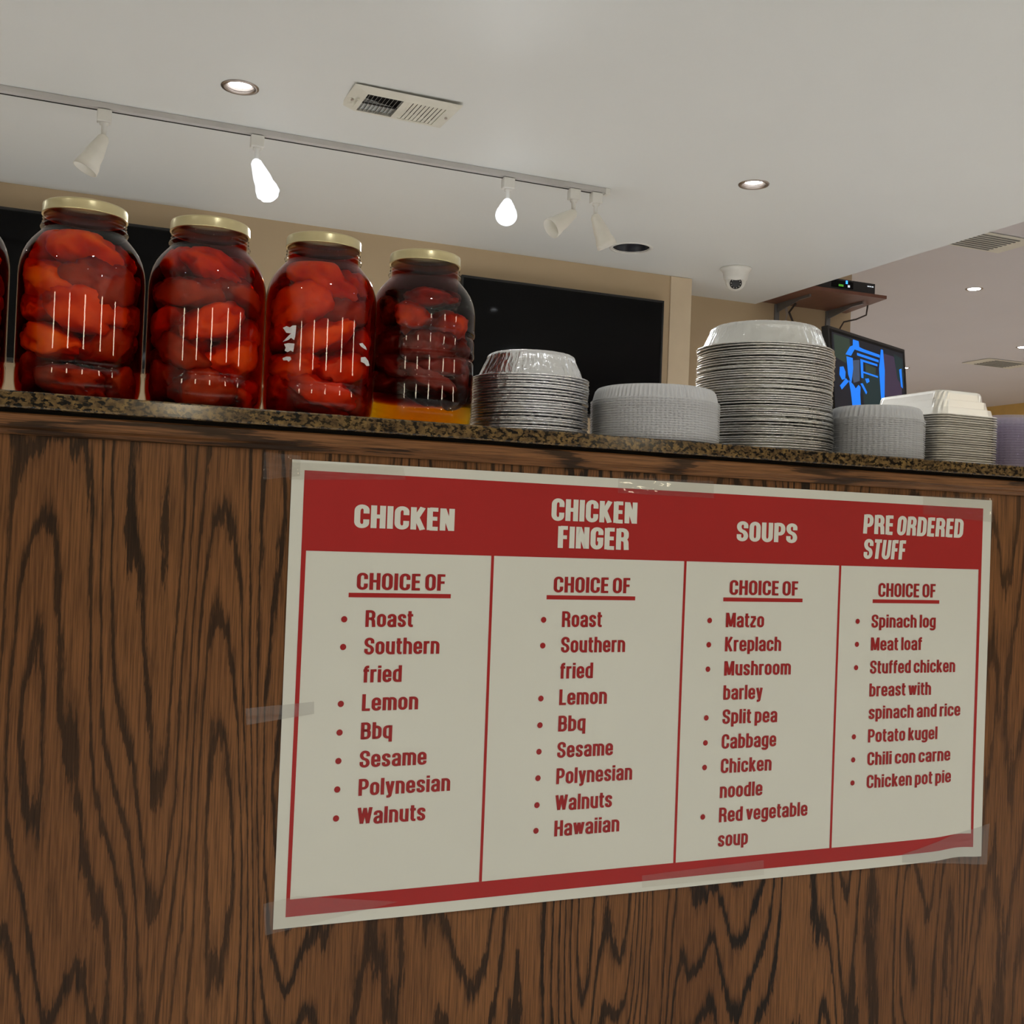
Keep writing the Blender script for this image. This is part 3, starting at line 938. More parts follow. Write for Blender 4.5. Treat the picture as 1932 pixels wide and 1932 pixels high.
for ji, (jx, jy) in enumerate(JARS):
    make_jar(JLAB[ji], jx, jy, ji == 4, RIB if ji == 4 else FULL, ji * 0.7)
    cam_dir = math.atan2(-jy, -jx)          # direction from the jar to the viewer's side
    rnd = random.Random(100 + ji * 17)
    used = {}
    zs = [0.028, 0.070, 0.112, 0.152, 0.190]
    for li, z in enumerate(zs):
        if ji == 4 and li == 0: z = 0.066
        if ji == 4 and li == 1: z = 0.090
        n = 4 if li < 4 else 3
        if ji == 4 and li in (3, 4): n = 3
        start = rnd.uniform(-0.3, 0.3) + (PI / n if li % 2 else 0)
        for k in range(n):
            phi = start + 2 * PI * k / n
            phi = (phi + PI) % (2 * PI) - PI
            if ji == 4 and li == 3:
                phi = (-0.35, 1.05, 2.9)[k]
            if ji == 4 and li == 4:
                phi = (0.25, 1.9, -2.2)[k]
            a = cam_dir + phi
            rr = 0.0425 if li < 4 else 0.030
            w = 0.046
            size = [w * rnd.uniform(.90, 1.15), 0.037 * rnd.uniform(.9, 1.05), 0.0275 * rnd.uniform(.85, 1.25)]
            tilt = rnd.uniform(-.55, .55)
            if ji == 4 and li == 3:
                size = [0.028, 0.030, 0.027]; rr = 0.041; tilt = 0.0
            if ji == 4 and li == 4:
                size = [0.042, 0.030, 0.015]; rr = 0.026; tilt = 0.05
            if ji == 4 and li < 3:
                size[2] *= 0.80
            zz = z + rnd.uniform(-.004, .004)
            cx, cy = rr * math.cos(a), rr * math.sin(a)
            # x axis of the pepper runs along the glass
            bm = pepper_bm(size, ji * 100 + li * 10 + k, cx, cy, zz, (rnd.uniform(-.2, .2), tilt, a - PI / 2))
            q = rnd.random()
            if ji == 4:
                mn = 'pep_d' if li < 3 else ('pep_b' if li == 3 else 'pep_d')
                if li == 3 and k == 2: mn = 'pep_g'
                if li == 4 and k == 0: mn = 'pep_a'
            elif ji == 1:
                mn = 'pep_c' if q < (.8 if li > 2 else .35) else ('pep_b' if q < .85 else 'pep_a')  # upper layers more orange: lamp light from above put into the colour
            elif ji == 3:
                mn = ('pep_c' if q < .75 else 'pep_b') if li > 2 else ('pep_b' if q < .4 else 'pep_a')  # top layers oranger here too, light from above painted in
            else:
                mn = 'pep_a' if q < .45 else ('pep_b' if q < .85 else 'pep_c')
            if ji < 4 and li < 4 and rnd.random() < .42: mn = 'pep_shaded'  # below the top layer some flesh is darkened for the weaker light
            colour = {'pep_shaded': 'shade-darkened', 'pep_a': 'red', 'pep_b': 'orange-red', 'pep_c': 'orange', 'pep_d': 'dark maroon', 'pep_g': 'spotted yellow-green'}[mn]
            sd = side_name(phi)
            key = (li, sd)
            cnt = used.get(key, 0); used[key] = cnt + 1
            extra = ['', ', the further one', ', the furthest one'][min(cnt, 2)]
            o = obj('pickled_pepper', bm, M[mn], None, True, (jx + cx, jy + cy, CT + zz))
            tag(o, f'{colour} pepper, {LAYER[li]} layer, {sd}, {JNAME[ji]}{extra}', 'pepper', 'pickled peppers in the ' + JNAME[ji])
    if ji == 4:
        # an extra spotted yellow-green pepper against the left shoulder
        a = cam_dir - 1.35
        cx, cy = 0.046 * math.cos(a), 0.046 * math.sin(a)
        o = obj('pickled_pepper', pepper_bm((0.022, 0.022, 0.024), 991, cx, cy, 0.172, (0, 0, a - PI / 2)), M['pep_g'], None, True, (jx + cx, jy + cy, CT + 0.172))
        tag(o, 'spotted yellow-green pepper at the left shoulder of the ribbed jar with amber liquid', 'pepper', 'pickled peppers in the ' + JNAME[4])

# torn label scraps on the fourth jar
jar3 = [o for o in COL.objects if o.name.startswith('glass_jar') and abs(o.location.x - 0.3045) < 1e-3][0]


def scrap(pts):
    """pts: (angle from the viewer's side, z) outline on the glass."""
    cd = math.atan2(-1.5, -0.3045) - 3 * 0.7
    bm = bmesh.new()
    rings = []
    for R in (0.0772, 0.0775):
        rings.append([bm.verts.new((R * math.cos(cd + a), R * math.sin(cd + a), z)) for a, z in pts])
    bm.faces.new(rings[1]); bm.faces.new(rings[0][::-1])
    for i in range(len(pts)):
        j = (i + 1) % len(pts)
        bm.faces.new((rings[0][i], rings[0][j], rings[1][j], rings[1][i]))
    o = obj('label_scrap', bm, M['scrap'], jar3)
    return o


scrap([(-.70, .118), (-.62, .120), (-.55, .118), (-.50, .1205), (-.43, .1205), (-.435, .113), (-.44, .106), (-.46, .101), (-.52, .104), (-.58, .101), (-.69, .099), (-.60, .105), (-.52, .110), (-.62, .111)])
scrap([(-.66, .096), (-.58, .097), (-.50, .0965), (-.45, .096), (-.46, .089), (-.47, .085), (-.52, .087), (-.58, .085), (-.64, .087), (-.62, .091)])
scrap([(-.68, .077), (-.60, .079), (-.52, .0785), (-.50, .075), (-.55, .072), (-.58, .074), (-.66, .074)])
scrap([(.74, .104), (.82, .106), (.92, .102), (.96, .098), (.86, .099), (.78, .101)])
scrap([(.80, .086), (.92, .088), (1.02, .084), (1.08, .078), (.98, .076), (.90, .079), (.80, .080)])

# ------------------------------------------------------------------ foil pans and plastic lids
ONES = ['', 'first', 'second', 'third', 'fourth', 'fifth', 'sixth', 'seventh', 'eighth', 'ninth', 'tenth', 'eleventh', 'twelfth', 'thirteenth', 'fourteenth', 'fifteenth', 'sixteenth', 'seventeenth', 'eighteenth', 'nineteenth']
TENS = {20: ('twentieth', 'twenty'), 30: ('thirtieth', 'thirty'), 40: ('fortieth', 'forty'), 50: ('fiftieth', 'fifty')}


def ordinal(n):
    if n < 20: return ONES[n]
    t = n // 10 * 10
    return TENS[t][0] if n % 10 == 0 else TENS[t][1] + '-' + ONES[n % 10]


def round_pan(Rr, Rw, Rb, H, corner):
    """Upturned pan: rolled rim at z = 0, flat base on top."""
    prof = [(Rw - .0005, 0.0005), (Rr - .003, 0.0002), (Rr - .001, -0.0004), (Rr, 0.0008), (Rr - .0008, 0.0020), (Rr - .003, 0.0021), (Rw + .0012, 0.0020), (Rw, 0.0028)]
    n = 6
    for i in range(1, n):
        t = i / n
        prof.append((Rw + (Rb + corner * .35 - Rw) * t, 0.0028 + (H - corner - 0.0028) * t))
    for i in range(7):
        a = PI / 2 * i / 6
        prof.append((Rb + corner * .35 - corner * (1 - math.cos(a)), H - corner + corner * math.sin(a)))
    prof += [(Rb - corner - .004, H - .0012), (Rb * .5, H - .0008), (0.002, H - .001)]
    bm = bmesh.new()

    def rf(r, z, a):
        if z > 0.003 and r > Rb * .6:
            return r + 0.0016 * noise.noise(Vector((math.cos(a) * 16, math.sin(a) * 16, z * 30))) + 0.0010 * noise.noise(Vector((math.cos(a) * 38, math.sin(a) * 38, z * 60 + 9)))
        return r + 0.0003 * math.sin(a * 31 + 1.3 * math.sin(a * 5))
    lathe(bm, prof, 260, rfun=rf, cap1=True)
    return bm


def stack(name, mesh_bm, m, cx, cy, n, pitch, where, kindtxt, cat, group, tiltamp, jitter, toplabel, smooth=True, sag=None):
    first = obj(name, mesh_bm, m, None, smooth)
    rnd = random.Random(hash(len(where)) % 1000 + n)
    for i in range(n):           # i counts from the bottom
        o = first if i == 0 else first.copy()
        if i: COL.objects.link(o)
        z = CT + 0.0005 + i * pitch
        dx = jitter * rnd.uniform(-1, 1); dy = jitter * rnd.uniform(-1, 1)
        if sag: dx += sag(i / n)
        o.location = (cx + dx, cy + dy, z + rnd.uniform(-.12, .12) * pitch)
        o.rotation_euler = (tiltamp * rnd.uniform(-1, 1), tiltamp * rnd.uniform(-1, 1), rnd.uniform(0, 6.28) if tiltamp >= 0 and cat != 'tray' else 0)
        k = n - i
        lab = toplabel if k == 1 else (f'{kindtxt}, lowest of {where}' if i == 0 else f'{kindtxt}, {ordinal(k)} from the top of {where}')
        tag(o, lab, cat, group)
    return first


stack('foil_pan', round_pan(0.089, 0.0800, 0.0640, 0.0400, 0.010), M['foil'], 0.6262, 1.500, 22, 0.00395, 'the small stack beside the ribbed jar', 'crinkled foil pan', 'foil pan', 'small round foil pans stacked beside the jars', 0.006, 0.0007,
      'upturned crinkled foil pan topping the small stack beside the ribbed jar')
stack('foil_pan', round_pan(0.1165, 0.1060, 0.0900, 0.0420, 0.013), M['foil_big'], 1.0905, 1.560, 44, 0.00415, 'the tallest foil stack', 'round foil pan', 'foil pan', 'large round foil pans in the tallest stack', 0.007, 0.0010,
      'upturned dull silver foil pan topping the tallest stack', sag=lambda t: -0.004 * t + 0.002 * math.sin(t * 9))


def fluted_lid(R, H, nfl, depth):
    """Clear dome lid: a fluted skirt rising from a thin rim, rounded shoulder, flat top."""
    prof = [(R + .0005, 0.0), (R + .0008, 0.0008), (R - .0005, 0.0016)]
    for t in (0.15, .4, .7, .88):
        prof.append((R - .0015 - .0045 * t, 0.0016 + (H - .005) * t))
    prof += [(R - .009, H - .0012), (R - .013, H), (R * .6, H), (0.002, H)]
    bm = bmesh.new()

    def rf(r, z, a):
        if 0.0012 < z and r > R - .0125:
            return r - depth * (0.5 + 0.5 * math.cos(a * nfl))
        return r
    lathe(bm, prof, nfl * 5, rfun=rf, cap1=True)
    return bm


def lid_stack(label_where, R, H, nfl, depth, cx, cy, n, pitch, m, mtop, group, toplabel, kindtxt):
    first = obj('plastic_lid', fluted_lid(R, H, nfl, depth), m, None, True)
    rnd = random.Random(int(R * 10000))
    for i in range(n):
        o = first if i == 0 else first.copy()
        if i: COL.objects.link(o)
        o.location = (cx + rnd.uniform(-.0004, .0004), cy + rnd.uniform(-.0004, .0004), CT + .0008 + i * pitch)
        k = n - i
        tag(o, toplabel if k == 1 else (f'{kindtxt}, lowest of {label_where}' if i == 0 else f'{kindtxt}, {ordinal(k)} from the top of {label_where}'), 'lid', group)


lid_stack('the wide lid stack', 0.1000, 0.0225, 88, 0.0034, 0.8300, 1.478, 18, 0.0036, M['clear'], M['clear_top'], 'wide clear lids between the foil stacks',
          'clear fluted plastic lid topping the wide stack between the foil pans', 'clear fluted lid')
lid_stack('the narrow lid stack', 0.0815, 0.0225, 54, 0.0042, 1.2780, 1.498, 20, 0.00360, M['clear'], M['clear_top'], 'narrow clear lids before the oblong trays',
          'clear fluted plastic lid topping the narrow stack before the oblong trays', 'narrow clear lid')
lid_stack('the violet-tinted stack at the right edge', 0.0600, 0.0180, 40, 0.0020, 1.6080, 1.520, 19, 0.00470, M['clear_violet'], M['clear_violet'], 'violet-tinted tubs at the right edge',
          'violet-tinted clear tub lid topping the stack cut by the right edge', 'violet-tinted lid')

# oblong foil trays, upturned
def rrect(hx, hy, r, n=6):
    pts = []
    for cxs, cys, a0 in ((1, 1, 0), (-1, 1, PI / 2), (-1, -1, PI), (1, -1, 1.5 * PI)):
        for i in range(n + 1):
            a = a0 + PI / 2 * i / n
            pts.append((cxs * (hx - r) + r * math.cos(a), cys * (hy - r) + r * math.sin(a)))
    return pts


def oblong_tray(hx, hy, H):
    bm = bmesh.new()
    levels = [(-.0060, 0.0006, .018), (-.001, 0.0, .022), (0, .0010, .023), (-.001, .0021, .022), (-.0055, .0022, .019), (-.0075, .0030, .018), (-.0100, .0145, .017), (-.0140, .0155, .017), (-.0165, .0285, .016), (-.0205, .0295, .016),
              (-.0225, .0410, .015), (-.0240, .0450, .014), (-.0270, .0465, .012), (-.0500, .0465, .008)]
    rings = []
    for d, z, r in levels:
        ring = []
        pts = rrect(hx + d, hy + d, r + .004, 8)
        for i, (x, y) in enumerate(pts):
            corner = (i % 9) not in (0, 8)
            if corner and .0022 < z < .044:
                k = 1 + (0.012 if i % 2 else -0.012)
                cxs = math.copysign(hx + d - r - .004, x); cys = math.copysign(hy + d - r - .004, y)
                x = cxs + (x - cxs) * (k + .03 * math.sin(i * 3.1 + z * 300)); y = cys + (y - cys) * (k + .03 * math.sin(i * 3.1 + z * 300))
            ring.append(bm.verts.new((x, y, z * H / .0465)))
        rings.append(ring)
    for a, b in zip(rings, rings[1:]):
        for i in range(len(a)):
            j = (i + 1) % len(a)
            bm.faces.new((a[i], a[j], b[j], b[i]))
    bm.faces.new(rings[-1])
    return bm


HXT, HYT = 0.0735, 0.105
stack('foil_tray', oblong_tray(HXT, HYT, 0.0465), M['foil_rect'], 1.4425, 1.547, 22, 0.0041, 'the oblong tray stack', 'oblong silver foil tray', 'tray', 'oblong foil trays stacked near the right edge', 0.0015, 0.0004,
      'upturned oblong foil tray topping the oblong stack near the right edge', smooth=False)

# ------------------------------------------------------------------ ceiling fittings
def downlight(label, x, y, r, lit, lens_mat='down_on', ring_mat='nickel', zc=CEIL, power=0.0, group=None, recess=True, col=(0.95, 0.97, 1.0)):
    t = thing('recessed_downlight', label, 'downlight', (x, y, zc), 0, group)
    bm = bmesh.new()
    lathe(bm, [(r - .008, 0.004), (r - .004, -0.003), (r, -0.004), (r + .008, -0.003), (r + .009, 0.0)], 48)
    obj('trim_ring', bm, M[ring_mat], t, True)
    if recess:
        bm = bmesh.new()
        lathe(bm, [(r - .006, 0.0), (r - .012, .018), (r - .020, .030)] + ([(r - .024, .085), (.001, .086)] if not lit else []), 48)
        obj('can_baffle', bm, M['nickel' if lit else 'can'], t, True)
    if lit:
        bm = bmesh.new()
        h = .010 if recess else -.002
        lathe(bm, [(r - .018 if recess else r - .009, h), (r * .3, h - .004), (.001, h - .005)], 32, cap1=True)
        obj('lens', bm, M[lens_mat], t, True)
    if power:
        area_light('lamp_light', (0, 0, -0.012), power, r * 1.4, col, t, spread=2.0)
    return t


PW = 17.0
downlight('lit nickel-ringed downlight in the ceiling above the first jars, beside the vent', *HOLES[0][:2], HOLES[0][2], True, power=PW, group='recessed downlights over the kitchen')
downlight('lit nickel-ringed downlight in the ceiling beyond the end of the track lights', *HOLES[1][:2], HOLES[1][2], True, power=PW, group='recessed downlights over the kitchen')
downlight('unlit recessed can with a white ring and a dark hollow, beside the last track light', *HOLES[2][:2], HOLES[2][2], False, ring_mat='white_metal')
for x, y, lab in ((6.311, 6.336, 'small lit downlight in the dining ceiling above the television'), (8.561, 7.945, 'small lit downlight cut by the right edge above the oblong trays'), (8.557, 9.592, 'small lit downlight beside the edge of the lit television')):
    downlight(lab, x, y, .055, True, zc=CEIL2, power=16, recess=False, group='downlights of the dining area', col=(1.0, 0.97, 0.95))

# unseen hall ceiling lamps added to light the counter front, and dining area lamps (they light the scene and show as reflections)
for x, y, pw, lab in ((-1.6, 3.4, 24, 'unseen lit ceiling lamp over the kitchen corner'), (3.1, 2.0, 11, 'added unseen ceiling lamp by the dropped ceiling edge'), (-1.6, 0.2, 9, 'added unseen ceiling lamp before the counter, nearest the left wall'), (0.5, 0.0, 8, 'added unseen ceiling lamp above the viewer'), (2.5, 0.2, 6.5, 'added unseen ceiling lamp before the counter, nearest the dining area'), (-1.6, -2.2, 12, 'added unseen hall ceiling lamp, rear row nearest the left wall'), (0.5, -2.2, 12, 'added unseen hall ceiling lamp, middle of the rear row'), (2.5, -2.2, 12, 'added unseen hall ceiling lamp, rear row nearest the dining area')):
    downlight(lab, x, y, .06, True, power=pw, recess=False, group='added unseen ceiling lamps over the hall', col=(.97, .98, 1.0))
for x, y, lab in ((5.2, 1.5, 'nearest the counter end'), (8.2, 1.5, 'level with the counter, nearer the ochre wall'), (5.2, -3.0, 'behind the viewer beside the dropped ceiling'), (8.2, -3.0, 'behind the viewer nearer the ochre wall'),
                  (10.2, 5.0, 'close to the ochre wall'), (5.8, 11.0, 'far beyond the television wall'), (10.4, 11.5, 'in the farthest corner')):
    downlight('plain lit dining ceiling lamp, ' + lab, x, y, .06, True, zc=CEIL2, power=22, recess=False, group='ceiling lamps over the dining tables', col=(1.0, .95, .93))
for az, D in ((-48, 4.6), (-21, 4.6), (6, 4.6), (36, 4.6), (62, 4.8)):  # unseen lamps added so the jars mirror vertical streaks
    a = math.radians(az)
    x, y = D * math.sin(a), 1.5 - D * math.cos(a)
    zc = CEIL if x < SOFF else CEIL2
    t = thing('added_streak_lamp', 'added unseen glowing cylinder over the hall for jar streaks, ' + {-48: 'nearest the left wall', -21: 'second from the left wall', 6: 'straight behind the viewer', 36: 'second from the dining area', 62: 'over the dining floor'}[az], 'added lamp', (x, y, zc), 0, 'added unseen cylinder lamps over the hall')
    bm = bmesh.new()
    lathe(bm, [(.045, 0), (.045, -.018), (.004, -.022), (.004, 2.25 - zc), (.03, 2.245 - zc), (.085, 2.235 - zc), (.085, 2.225 - zc)], 24, cap0=True)
    obj('added_lamp_cord', bm, M['white_metal'], t, True)
    bm = bmesh.new()
    lathe(bm, [(.080, 2.225 - zc), (.080, 1.64 - zc)], 24, cap0=True, cap1=True)
    obj('streak_glow_cylinder', bm, M['streak_on'], t, True)

# track with five lamp heads
tr = thing('light_track', 'long grey-white track rail on the ceiling above the jars', 'track rail', (0, 0, 0))
obj('rail', box(-2.2, 1.885, 3.812, 3.845, 2.4205, 2.4395, .001), M['grey_metal'], tr)
obj('conductor_slot', box(-2.19, 1.84, 3.836, 3.8445, 2.4195, 2.421), M['gap'], tr)
obj('end_cap', box(1.884, 1.905, 3.810, 3.847, 2.417, 2.4398, .002), M['white_metal'], tr)


def track_head(label, x, d, lit, L=0.125):
    t = thing('track_lamp', label, 'track light', (x, 3.828, 2.4185), 0, 'track lights on the ceiling rail')
    obj('adapter', box(-.023, .023, -.017, .017, -.042, -.0005, .004), M['white_metal'], t)
    bm = bmesh.new()
    lathe(bm, [(.014, -.0425), (.014, -.050), (.0085, -.052), (.0085, -.093), (.0001, -.094)], 20)
    obj('stem', bm, M['white_metal'], t, True)
    d = Vector(d).normalized()
    q = Vector((0, 0, 1)).rotation_difference(d).to_matrix().to_4x4()
    mt = Matrix.Translation((0, 0, -.095)) @ q
    bm = bmesh.new()
    lathe(bm, [(.001, -.012), (.012, -.010), (.019, .000), (.021, .012), (.026, .035), (.031, .060), (.033, .085), (.039, .105), (.041, L), (.038, L), (.030, .085), (.023, .040), (.016, .010)], 40, mtx=mt)
    obj('shade', bm, M['shade_on' if lit else 'frosted'], t, True)
    if lit:
        bm = bmesh.new()
        lathe(bm, [(.001, .02), (.015, .03), (.028, .07), (.035, .10), (.0365, .12), (.031, .140), (.016, .150), (.001, .153)], 24, mtx=mt)
        obj('bulb', bm, M['lamp_on'], t, True)
        l = bpy.data.lights.new('lamp_light', 'SPOT')
        l.energy = 55; l.spot_size = 1.9; l.spot_blend = 0.8; l.shadow_soft_size = .035; l.color = (0.93, 0.97, 1.0)
        lo = bpy.data.objects.new('lamp_light', l)
        COL.objects.link(lo)
        lo.parent = t
        lo.matrix_local = Matrix.Translation(Vector((0, 0, -.095)) + d * .165) @ Vector((0, 0, -1)).rotation_difference(d).to_matrix().to_4x4()
    else:
        bm = bmesh.new()
        lathe(bm, [(.001, .03), (.014, .04), (.022, .08), (.001, .088)], 20, mtx=mt)
        obj('bulb', bm, M['white_metal'], t, True)
    return t


track_head('unlit frosted track light nearest the left edge, above the first whole jar', 0.0262, (-.42, -.05, -.9), False)
track_head('lit track light with a glowing shade above the second whole jar', 0.5272, (.30, -.30, -.85), True)
track_head('lit track light glowing straight at the viewer, above the black television', 1.4749, (-.30, -.72, -.62), True)
track_head('unlit frosted track light angled to the left at the end of the rail', 1.754, (-.80, -.10, -.62), False)
track_head('unlit frosted track light angled to the right at the end of the rail', 1.8509, (.42, -.05, -.88), False)

# ceiling vent
vt = thing('ceiling_vent', 'cream two-bank ceiling vent between the downlight and the track rail', 'vent', (0.9165, 3.385, 2.4395))
vt.rotation_euler = (0.035, 0.012, 0)
W2, D2 = .177, .122
bm = bmesh.new()
zt, zb = 0.0, -.012
banks = [(-.125, -.008, -.078, .082), (.012, .134, -.078, .082)]
xs_ = [-W2, -.125, -.008, .012, .134, W2]
ys_ = [-D2, -.078, .082, D2]
g = {}
for i, x in enumerate(xs_):
    for j, y in enumerate(ys_):
        edge = i in (0, 5) or j in (0, 3)
        g[i, j] = bm.verts.new((x, y, -.003 if edge else zb))
for i in range(5):
    for j in range(3):
        if j == 1 and i in (1, 3): continue
        bm.faces.new((g[i, j], g[i + 1, j], g[i + 1, j + 1], g[i, j + 1]))
for i in (1, 3):      # inner lips
    q = [g[i, 1], g[i + 1, 1], g[i + 1, 2], g[i, 2]]
    up = [bm.verts.new(v.co + Vector((0, 0, .010))) for v in q]
    for k in range(4):
        bm.faces.new((q[k], q[(k + 1) % 4], up[(k + 1) % 4], up[k]))
o = [g[0, 0], g[5, 0], g[5, 3], g[0, 3]]
obj('faceplate', bm, M['vent'], vt)
obj('duct_backing', box(-.135, .14, -.085, .088, -.0005, .0), M['gap'], vt)
for bi, (xa, xb, ya, yb) in enumerate(banks):
    n = 9
    for k in range(n):
        xc = xa + (xb - xa) * (k + .5) / n
        w = .0052
        bm = bmesh.new()
        if bi == 0:
            p = [(xc - .0005, zb + .0005), (xc + .0008, zb), (xc + .007, -.003), (xc + .006, -.002)]
        else:
            p = [(xc - .0058, zb + .0012), (xc + .0058, zb + .0026), (xc + .0058, zb + .0036), (xc - .0058, zb + .0022)]
        a = [bm.verts.new((x, ya, z)) for x, z in p]; b = [bm.verts.new((x, yb, z)) for x, z in p]
        bm.faces.new(a); bm.faces.new(b[::-1])
        for q in range(4): bm.faces.new((a[q], a[(q + 1) % 4], b[(q + 1) % 4], b[q]))
        obj('slat', bm, M['vent_dark' if bi == 0 else 'vent'], vt)
obj('damper_bar', box(-.124, -.009, .004, .014, -.0095, -.0070), M['gap'], vt)
obj('lever', box(-.146, -.142, -.03, .04, -.020, -.012, .001), M['vent'], vt)
for sx in (-.158, .158):
    bm = bmesh.new(); lathe(bm, [(.001, -.0135), (.004, -.0130), (.005, -.0100)], 12, mtx=Matrix.Translation((sx, 0, 0)))
    obj('screw', bm, M['nickel'], vt, True)

for x, y, lab, w in ((5.34, 5.30, 'grey dining-area ceiling vent half hidden by the ceiling edge', .30), (9.12, 8.77, 'small dark dining-area ceiling vent near the right edge', .34)):
    t = thing('ceiling_vent', lab, 'vent', (x, y, CEIL2 - .001), 0, 'vents in the dining ceiling')
    bm = bx(bmesh.new(), -w, w, -w * .55, w * .55, -.008, -.002, .002)
    obj('faceplate', bm, M['vent'], t)
    for k in range(8):
        yy = -w * .42 + k * w * .12
        obj('slat', box(-w * .6, w * .6, yy - .004, yy + .010, -.012, -.0085), M['vent_dark'], t)

# dome camera
dc = thing('dome_camera', 'white eyeball security camera under the ceiling near the dropped ceiling edge', 'camera', (3.045, 4.64, CEIL - .001))
bm = bmesh.new()
lathe(bm, [(.078, 0), (.078, -.006), (.072, -.012), (.066, -.020), (.062, -.045), (.056, -.062), (.040, -.070)], 40, cap0=True)
obj('base', bm, M['white_metal'], dc, True)
dd = Vector((-.42, -.70, -.52)).normalized()
q = Vector((0, 0, 1)).rotation_difference(dd).to_matrix().to_4x4()
mt = Matrix.Translation((0, 0, -.062)) @ q
bm = bmesh.new()
pr = [(.052 * math.sin(a * PI / 20), -.052 * math.cos(a * PI / 20)) for a in range(1, 15)] + [(.034, .036), (.032, .040), (.030, .036)]
lathe(bm, pr, 36, cap0=True, mtx=mt)
obj('eyeball', bm, M['white_metal'], dc, True)
bm = bmesh.new(); lathe(bm, [(.030, .034), (.030, .038), (.014, .040), (.001, .041)], 28, cap0=True, mtx=mt)
obj('lens', bm, M['black'], dc, True)
for k in range(10):
    a = 2 * PI * k / 10
    c = mt @ Vector((.023 * math.cos(a), .023 * math.sin(a), .0395))
    bm = bmesh.new(); bmesh.ops.create_icosphere(bm, subdivisions=1, radius=.003)
    obj('infrared_dot', bm, M['grey_metal'], dc, True, c)

# ------------------------------------------------------------------ televisions
def black_tv(label, x0, x1, z0, z1):
    t = thing('television', label, 'television', ((x0 + x1) / 2, 4.92, z0), 0, 'switched-off televisions on the beige wall')
    w = (x1 - x0) / 2; h = z1 - z0
    obj('casing', box(-w, w, -.02, .028, 0, h, .004), M['black'], t)
    obj('screen', box(-w + .012, w - .012, -.0215, -.0205, .016, h - .012), M['screen'], t)
    bm = bmesh.new()
    for a, b, c, d in ((-w, w, h - .009, h), (-w, w, 0, .012), (-w, -w + .009, .012, h - .009), (w - .009, w, .012, h - .009)):
        bx(bm, a, b, -.025, -.0205, c, d, .001)
    obj('bezel', bm, M['black'], t)
    return t


black_tv('large switched-off black television on the wall behind the small foil pans', 1.665, 2.782, 1.655, 2.291)
black_tv('large switched-off black television behind the first two whole jars', -0.62, 0.49, 1.69, 2.325)

tv = thing('television', 'lit television with a blue picture, angled under the brown shelf', 'television', (3.6418, 4.6606, 2.2186))
tv.rotation_euler = (math.radians(-5), 0, math.atan2(.3538, .8348))
TW, TH = 0.907, 0.525
obj('casing', box(0, TW, 0, .04, -TH, 0, .004), M['black'], tv)
obj('screen', box(.016, TW - .016, -.0015, .0, -TH + .02, -.016), M['screen'], tv)
SHAPES = [
    ('tv_dark', [(.02, .03), (.98, .03), (.98, .97), (.02, .97)]),
    ('tv_green', [(.04, .05), (.24, .05), (.25, .16), (.18, .34), (.05, .30)]),
    ('tv_teal', [(.38, .42), (.62, .36), (.64, .90), (.40, .92)]),
    ('tv_violet', [(.66, .10), (.84, .10), (.95, .30), (.93, .62), (.78, .72), (.66, .55)]),
    ('tv_steel', [(.70, .62), (.92, .68), (.90, .82), (.72, .80)]),
    ('tv_teal', [(.84, .06), (.97, .10), (.97, .45), (.88, .36)]),
    ('tv_steel', [(.22, .30), (.36, .26), (.35, .50), (.27, .54)]),
    ('tv_green', [(.43, .28), (.58, .30), (.56, .42), (.44, .40)]),
]
BLUE = [
    [(.285, .045), (.36, .045), (.365, .11), (.33, .135), (.28, .11)],
    [(.24, .14), (.30, .10), (.42, .12), (.64, .13), (.64, .165), (.30, .155), (.25, .24), (.18, .24)],
    [(.33, .185), (.62, .195), (.62, .225), (.33, .215)],
    [(.37, .245), (.60, .25), (.60, .275), (.37, .27)],
    [(.37, .27), (.405, .27), (.40, .46), (.37, .46)],
    [(.66, .06), (.69, .06), (.70, .30), (.67, .74), (.63, .74), (.62, .30)],
    [(.10, .40), (.145, .385), (.17, .44), (.16, .52), (.12, .54), (.09, .49)],
    [(.19, .26), (.27, .26), (.27, .38), (.235, .56), (.20, .46)],
    [(.09, .61), (.17, .51), (.205, .54), (.11, .65)],
    [(.205, .52), (.26, .56), (.29, .60), (.33, .55), (.355, .57), (.345, .66), (.35, .98), (.25, .98), (.225, .66)],
    [(.355, .53), (.385, .52), (.44, .61), (.425, .64)],
    [(.42, .46), (.47, .445), (.48, .48), (.44, .51)],
    [(.40, .38), (.60, .39), (.60, .41), (.40, .40)],
    [(.10, .86), (.19, .84), (.20, .90), (.10, .91)],
    [(.91, .24), (.945, .22), (.95, .46), (.925, .44)],
    [(.76, .66), (.86, .64), (.88, .69), (.78, .71)],
]


def tv_poly(pts, m, lift):
    bm = bmesh.new()
    vs = [bm.verts.new((.016 + u * (TW - .032), lift, -.016 - v * (TH - .036))) for u, v in pts]
    bm.faces.new(vs)
    return bm


for i, (mn, pts) in enumerate(SHAPES):
    obj('picture_area', tv_poly(pts, mn, -.0018 - i * .00006), M[mn], tv, 'keep')
for i, pts in enumerate(BLUE):
    obj('picture_area', tv_poly(pts, 'tv_blue', -.0026 - i * .00004), M['tv_blue'], tv, 'keep')
# wall arm of the lit television
bm = tube(bmesh.new(), [(4.02, 4.88, 2.02), (4.08, 5.10, 2.03), (4.12, 5.27, 2.03)], .016)
o = obj('mount_arm', bm, M['bracket'], tv)
bpy.context.view_layer.update()
o.matrix_parent_inverse = tv.matrix_world.inverted()

